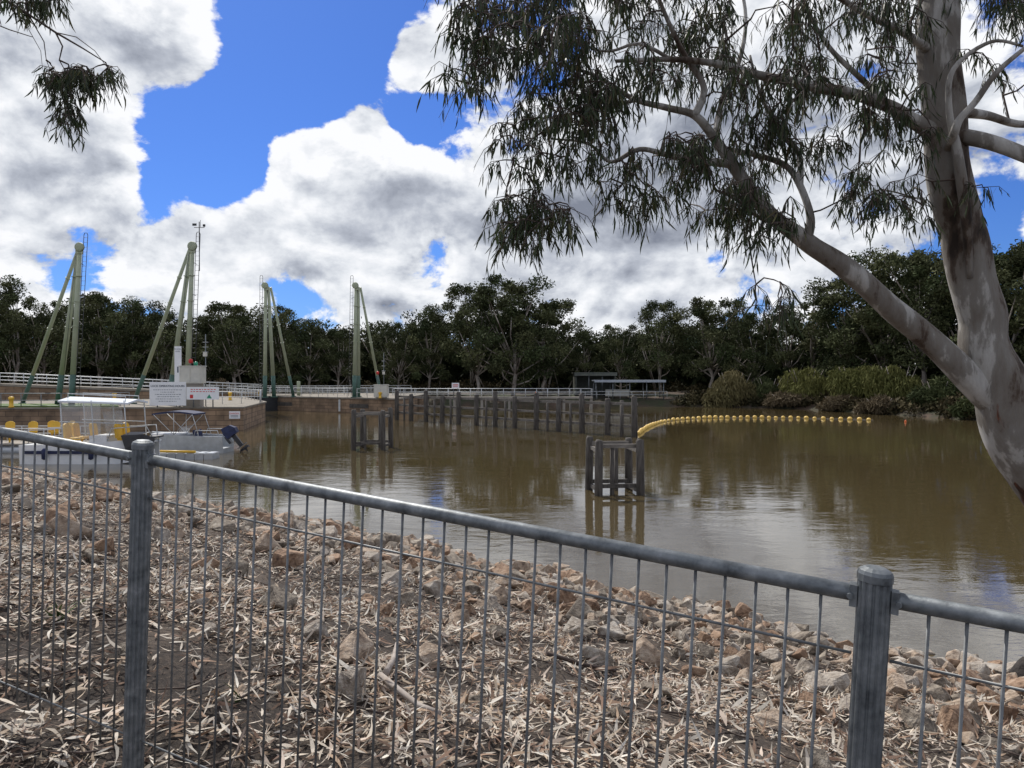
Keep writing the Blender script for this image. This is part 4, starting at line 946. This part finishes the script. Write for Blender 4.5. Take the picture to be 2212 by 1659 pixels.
limbs=[LA,
 [(1742,520,5.85,.048),(1750,470,5.8,.032),(1728,400,5.9,.028),(1700,360,5.9,.025),(1650,340,6.0,.022),(1560,318,6.0,.018)],
 [(1728,400,5.9,.026),(1725,330,6.0,.022),(1690,290,6.0,.019),(1645,210,6.2,.015),(1620,120,6.3,.010)],
 [(2030,300,6.2,.075),(1975,262,6.1,.058),(1930,235,6.0,.050),(1830,200,5.9,.043),(1750,185,5.8,.038),(1650,165,5.7,.032),(1560,140,5.6,.026),(1450,128,5.5,.020),(1330,132,5.4,.012)],
 [(2050,290,6.2,.07),(2110,300,6.0,.058),(2212,335,5.8,.054),(2330,380,5.6,.045)],
 [(2055,240,6.2,.048),(2130,250,6.4,.036),(2212,268,6.6,.030),(2330,250,6.8,.025)],
 [(2040,330,6.15,.04),(2060,290,5.9,.033),(2075,255,5.85,.028),(2110,215,5.8,.024),(2160,150,5.7,.020),(2230,90,5.6,.014)],
 [(2095,600,6.05,.02),(2085,450,5.97,.042),(2068,330,5.97,.036),(2050,240,5.93,.024),(2060,150,5.85,.019),(2140,90,5.8,.014),(2210,100,5.7,.010)],
 [(1580,355,5.7,.036),(1500,345,5.6,.027),(1440,335,5.5,.022),(1380,322,5.4,.018),(1320,350,5.3,.014),(1270,310,5.3,.010),(1190,300,5.2,.006)],
 [(1500,250,5.6,.030),(1520,190,5.6,.024),(1480,120,5.6,.019),(1440,40,5.5,.015),(1400,-60,5.4,.011)],
 [(1545,300,5.7,.030),(1560,220,5.9,.022),(1600,120,6.0,.018),(1610,20,6.2,.014),(1580,-100,6.3,.010)],
 [(1930,235,6.0,.030),(1860,170,6.2,.023),(1790,100,6.3,.019),(1740,10,6.4,.014),(1720,-100,6.5,.010)],
 [(2025,120,6.2,.042),(1950,70,6.0,.029),(1870,30,5.8,.023),(1780,-20,5.7,.016),(1650,-60,5.6,.010)],
 [(2020,-30,6.2,.07),(1900,-120,5.8,.05),(1700,-160,5.4,.036),(1450,-120,5.1,.026),(1250,-70,4.9,.018),(1080,-10,4.8,.01)],
 [(2018,-150,6.3,.06),(2120,-220,6.2,.04),(2260,-200,6.0,.02)],
 [(1450,128,5.5,.015),(1380,95,5.4,.012),(1300,110,5.3,.009),(1180,60,5.2,.006)],
 [(1680,480,5.8,.022),(1640,470,5.7,.016),(1590,430,5.6,.013),(1545,410,5.6,.009)],
 [(1380,215,5.5,.015),(1310,230,5.4,.011),(1230,250,5.3,.009),(1150,300,5.2,.006),(1110,340,5.2,.004)]]
nodes=[]
for i,pl in enumerate(limbs):
    pts,rad=limb(pl,'branch',bt,18 if pl[0][3]>.05 else 9,6)
    for p_,r_ in zip(pts,rad):
        if r_<.055: nodes.append(tuple(p_))
regs=[(970,1330,-70,165,140,4.7,5.7),(1085,1320,150,330,58,4.9,5.6),(1090,1220,310,500,40,5.0,5.5),(1310,1510,300,430,40,5.1,5.8),(1340,1760,-80,180,124,5.0,6.8),
 (1500,1800,180,440,74,5.2,6.6),(1720,2000,-80,320,100,5.2,7.2),(2070,2330,-80,210,58,5.4,7.2),(1800,1990,330,450,28,5.6,6.6),(1645,1675,600,660,6,5.6,5.8),
 (1560,1720,410,500,24,5.4,6.0),(2112,2135,405,420,2,5.8,6.0),(1050,2200,-380,-80,70,4.6,7.2),(1130,1400,100,200,14,5.0,5.6)]
def foliage(cl,nodes,parent,nleaf,rg,tw,dens=1.0,Lmul=1.0,lmax=.26):
    nodes=np.array(nodes); D_=[np.min(np.linalg.norm(nodes-c,axis=1)) for c in cl]; order=np.argsort(D_)
    LB=[];LD=[]; ns=int(5*dens)
    for oi in order:
        c=np.array(cl[oi]); dd=np.linalg.norm(nodes-c,axis=1); j=int(np.argmin(dd)); s=nodes[j]; ln=dd[j]
        m1=s*.62+c*.38+np.array([0,0,.10*ln])+rg.normal(0,.05*ln+.005,3); m2=s*.25+c*.75+np.array([0,0,.07*ln])+rg.normal(0,.04*ln+.005,3)
        r=.0038+.005*min(1,ln); tw.tube([s,m1,m2,c],[r*1.5,r*1.2,r,r*.6],5,cap=False)
        nodes=np.vstack([nodes,m1[None],m2[None],c[None]])
        for q in range(ns):
            dirv=rg.normal(0,1,3)*np.array([.8,.8,.35])+np.array([0,0,-.6]); dirv/=np.linalg.norm(dirv); l=rg.uniform(.10,lmax)
            e1=c+dirv*l*.6; e2=c+dirv*l+np.array([0,0,-.18*l-.04]); tw.tube([c,e1,e2],[.0028,.0022,.0013],4,cap=False)
            for w in range(int(nleaf/ns)):
                f=rg.uniform(.1,1.0); b_=(c*(1-f/.6)+e1*(f/.6)) if f<.6 else e1*(1-(f-.6)/.4)+e2*((f-.6)/.4)
                LB.append(b_); LD.append(dirv*.5)
    LB=np.array(LB); n=len(LB); d=unit(np.array(LD)*.4+np.array([0,0,-1.])+rg.normal(0,.26,(n,3)))
    sd=unit(np.cross(d,rg.normal(0,1,(n,3)))); Ls=rg.uniform(.055,.13,n)*Lmul; Wd=Ls*rg.uniform(.09,.135,n)
    V,Fq,k=strips(LB,d,sd,Ls,Wd,sd*rg.normal(0,.18,n)[:,None],prof=(.2,1,.8,.08))
    c=np.array([[.028,.042,.015]])*rg.uniform(.5,1.7,(n,1))+rg.uniform(0,1,(n,1))**8*np.array([[.06,.03,.01]])
    print('leaves',n)
    mesh_np('crown',V,Fq,M['leafcol'],np.repeat(c,k,0),parent=parent)
    return nodes
rg=np.random.default_rng(21); cl=[]
for (x0,x1,y0,y1,n,d0,d1) in regs:
    ng=max(1,n//4); gx=rg.uniform(x0,x1,ng); gy=rg.uniform(y0,y1,ng); gd=rg.uniform(d0,d1,ng)
    for i in range(n):
        j=rg.integers(0,ng); cl.append(tuple(P(np.clip(gx[j]+rg.normal(0,34),x0-12,x1+12),np.clip(gy[j]+rg.normal(0,27),y0-10,y1+15),gd[j]+rg.normal(0,.16))))
tw=MB(); foliage(cl,nodes,bt,30,rg,tw); tw.build('twigs',M['twig'],bt)
# ------------------------------------------------------------------ second gum whose bough hangs in at upper left
lb=Vector((-8.0,4.6,0)); lb.z=float(gz(lb.x,lb.y))
lt=thing('hanging_gum',tuple(lb),'gum tree outside the left edge whose thin leafy bough hangs in at the upper left','tree')
mb=MB(); mb.tube([lb+Vector((0,0,-.2)),lb+Vector((.1,0,2)),lb+Vector((.3,.1,4.5)),lb+Vector((.5,.1,7)),lb+Vector((1.2,.2,9.5))],[.3,.25,.2,.15,.08],14); mb.build('trunk',M['bark'],lt)
nodes=[]
bp_=[lb+Vector((.5,.1,7)),Vector((-6.2,4.8,8.3)),P(-160,-120,5.0),P(-20,-20,5.0),P(60,30,5.0),P(120,70,5.0),P(180,105,5.0),P(228,135,5.0)]
mb=MB(); mb.tube(bp_,[.08,.06,.03,.012,.008,.007,.005,.003],8); mb.build('branch',M['twig'],lt)
for pth,r0 in(([P(120,70,5.0),P(135,100,5.0),P(128,130,5.0),P(145,160,5.0)],.006),([P(-20,-20,5.0),P(-40,40,4.9),P(20,64,4.9),P(70,80,4.9)],.006),([P(60,30,5.0),P(95,90,5.0),P(100,130,5.0),P(110,155,5.0)],.004),([P(120,70,5.0),P(165,80,5.05),P(205,110,5.05),P(235,150,5.05)],.004),([P(20,10,5.0),P(60,60,4.95),P(88,110,4.95),P(92,150,4.95)],.003)):
    mb=MB(); mb.tube(pth,[r0,r0*.8,r0*.6,r0*.4],6); mb.build('branch',M['twig'],lt)
    for p_ in pth[1:]: nodes.append(tuple(p_))
for p_ in bp_[3:]: nodes.append(tuple(p_))
rg=np.random.default_rng(4); cl=[]
for (x0,x1,y0,y1,n) in[(115,175,140,165,12),(175,245,135,172,13),(92,130,145,178,6),(135,160,190,275,9),(-10,80,-20,5,9),(85,125,-40,0,6),(-400,60,-260,-70,16)]:
    for i in range(n): cl.append(tuple(P(rg.uniform(x0,x1),rg.uniform(y0,y1),5.0+rg.normal(0,.10))))
tw=MB(); foliage(cl,nodes,lt,30,rg,tw,dens=.8,Lmul=.85,lmax=.13); tw.build('twigs',M['twig'],lt)
# ------------------------------------------------------------------ world
SUN_AZ=R(-27); SUN_EL=R(48)
sd_=Vector((math.sin(SUN_AZ)*math.cos(SUN_EL),math.cos(SUN_AZ)*math.cos(SUN_EL),math.sin(SUN_EL)))
sl=bpy.data.lights.new('sun','SUN'); sl.energy=4.1; sl.angle=R(.6); sl.color=(1,.95,.87); so=bpy.data.objects.new('sun',sl); col.objects.link(so)
so.rotation_euler=sd_.to_track_quat('Z','Y').to_euler()
w=bpy.data.worlds.new('World'); scene.world=w; w.use_nodes=True; nt=w.node_tree; L=nt.links
try: w.cycles.sampling_method='MANUAL'; w.cycles.sample_map_resolution=256
except Exception as ex: print(ex)
bg=nt.nodes['Background']; bg.inputs[1].default_value=.1
sky=N(nt,'ShaderNodeTexSky'); sky.sky_type='NISHITA'; sky.sun_disc=False; sky.sun_elevation=SUN_EL; sky.sun_rotation=SUN_AZ; sky.air_density=1.0; sky.dust_density=.4; sky.ozone_density=2.0
blobs=[(640,40,190,-1.8),(800,0,125,-1.6),(540,220,165,-1.7),(430,330,140,-1.7),(490,410,85,-1.1),(700,150,110,-1.5),(900,255,60,-1.0),(970,350,50,-.7),(330,430,70,-1.0),(160,485,50,-.9),(1545,560,40,-.9),(2160,520,70,-.6),(1870,120,60,-.5),
 (150,120,330,.8),(370,50,130,.8),(410,190,70,.6),(120,380,170,.7),(240,400,70,.4),(890,110,75,1.6),(775,290,75,1.3),(640,340,70,1.2),(720,430,180,1.0),(480,510,110,1.0),(960,430,140,.6),(1300,480,320,.9),(1600,100,450,.7),(280,580,70,.5)]
def blobsum(g,vec,blobs,base):
    acc=None
    for (x,y,r,a) in blobs:
        c=D(x,y).normalized(); e=D(x+r,y).normalized(); rr=(c-e).length
        dn=g.nodes.new('ShaderNodeVectorMath'); dn.operation='DISTANCE'; g.links.new(vec,dn.inputs[0]); dn.inputs[1].default_value=c
        mr=g.nodes.new('ShaderNodeMapRange'); mr.interpolation_type='SMOOTHSTEP'; mr.inputs[1].default_value=rr*1.5; mr.inputs[2].default_value=rr*.2; mr.inputs[3].default_value=0; mr.inputs[4].default_value=a
        g.links.new(dn.outputs['Value'],mr.inputs[0])
        ad=g.nodes.new('ShaderNodeMath'); ad.operation='ADD'; g.links.new(mr.outputs[0],ad.inputs[0])
        if acc is None: ad.inputs[1].default_value=base
        else: g.links.new(acc,ad.inputs[1])
        acc=ad.outputs[0]
    return acc
tc=nt.nodes.new('ShaderNodeTexCoord'); vec=tc.outputs['Generated']
def MA(op,a,b_=None,c=None,clamp=False):
    n=nt.nodes.new('ShaderNodeMath'); n.operation=op; n.use_clamp=clamp
    for i,v in enumerate((a,b_,c)):
        if v is None: continue
        if isinstance(v,(int,float)): n.inputs[i].default_value=v
        else: L.new(v,n.inputs[i])
    return n.outputs[0]
acc=blobsum(nt,vec,blobs,.34)
mp=nt.nodes.new('ShaderNodeMapping'); mp.inputs['Scale'].default_value=(1,1,1.5); L.new(vec,mp.inputs[0])
def cnoise(v,det,ro):
    n1=nt.nodes.new('ShaderNodeTexNoise'); n1.inputs['Scale'].default_value=8.0; n1.inputs['Detail'].default_value=det; n1.inputs['Roughness'].default_value=ro; n1.inputs['Distortion'].default_value=.15
    L.new(v,n1.inputs['Vector']); return n1.outputs[0]
Na=cnoise(mp.outputs[0],9,.60)
vo=nt.nodes.new('ShaderNodeVectorMath'); vo.operation='ADD'; L.new(mp.outputs[0],vo.inputs[0]); vo.inputs[1].default_value=(-.006,0,.034)
Nb=cnoise(vo.outputs[0],6,.55)
D1=MA('ADD',acc,MA('MULTIPLY_ADD',Na,5.4,-2.7))
mk=nt.nodes.new('ShaderNodeMapRange'); mk.interpolation_type='SMOOTHSTEP'; L.new(D1,mk.inputs[0]); mk.inputs[1].default_value=-.08; mk.inputs[2].default_value=.34
diff=MA('SUBTRACT',Na,Nb)
dark=blobsum(nt,vec,[(1350,460,300,.46),(900,560,180,.22),(130,330,130,.22),(60,150,120,.14),(1950,380,260,.26),(1700,60,320,-.12),(1750,300,260,.2),(680,330,150,-.2),(480,500,90,-.12),(1450,640,260,-.2),(780,640,200,-.08)],.03)
thick=nt.nodes.new('ShaderNodeMapRange'); thick.interpolation_type='SMOOTHSTEP'; L.new(D1,thick.inputs[0]); thick.inputs[1].default_value=.45; thick.inputs[2].default_value=2.2; thick.inputs[3].default_value=0; thick.inputs[4].default_value=.32
sh=MA('MULTIPLY_ADD',diff,-3.0,.08); sh=MA('ADD',sh,thick.outputs[0]); sh=MA('ADD',sh,dark,clamp=True)
cr=ramp(nt,sh,[(0,(9.8,9.9,10.2)),(.22,(8.0,8.3,8.8)),(.55,(5.0,5.35,6.1)),(1.0,(2.3,2.55,3.2))])
tint=N(nt,'ShaderNodeMix',data_type='RGBA',blend_type='MULTIPLY'); tint.inputs[0].default_value=1; L.new(sky.outputs[0],tint.inputs[6]); tint.inputs[7].default_value=(.31,.54,1.08,1)
mx=N(nt,'ShaderNodeMix',data_type='RGBA'); L.new(mk.outputs[0],mx.inputs[0]); L.new(tint.outputs[2],mx.inputs[6]); L.new(cr,mx.inputs[7]); L.new(mx.outputs[2],bg.inputs[0])
scene.view_settings.view_transform='Standard'; scene.view_settings.look='None'; scene.view_settings.exposure=0; scene.view_settings.gamma=1
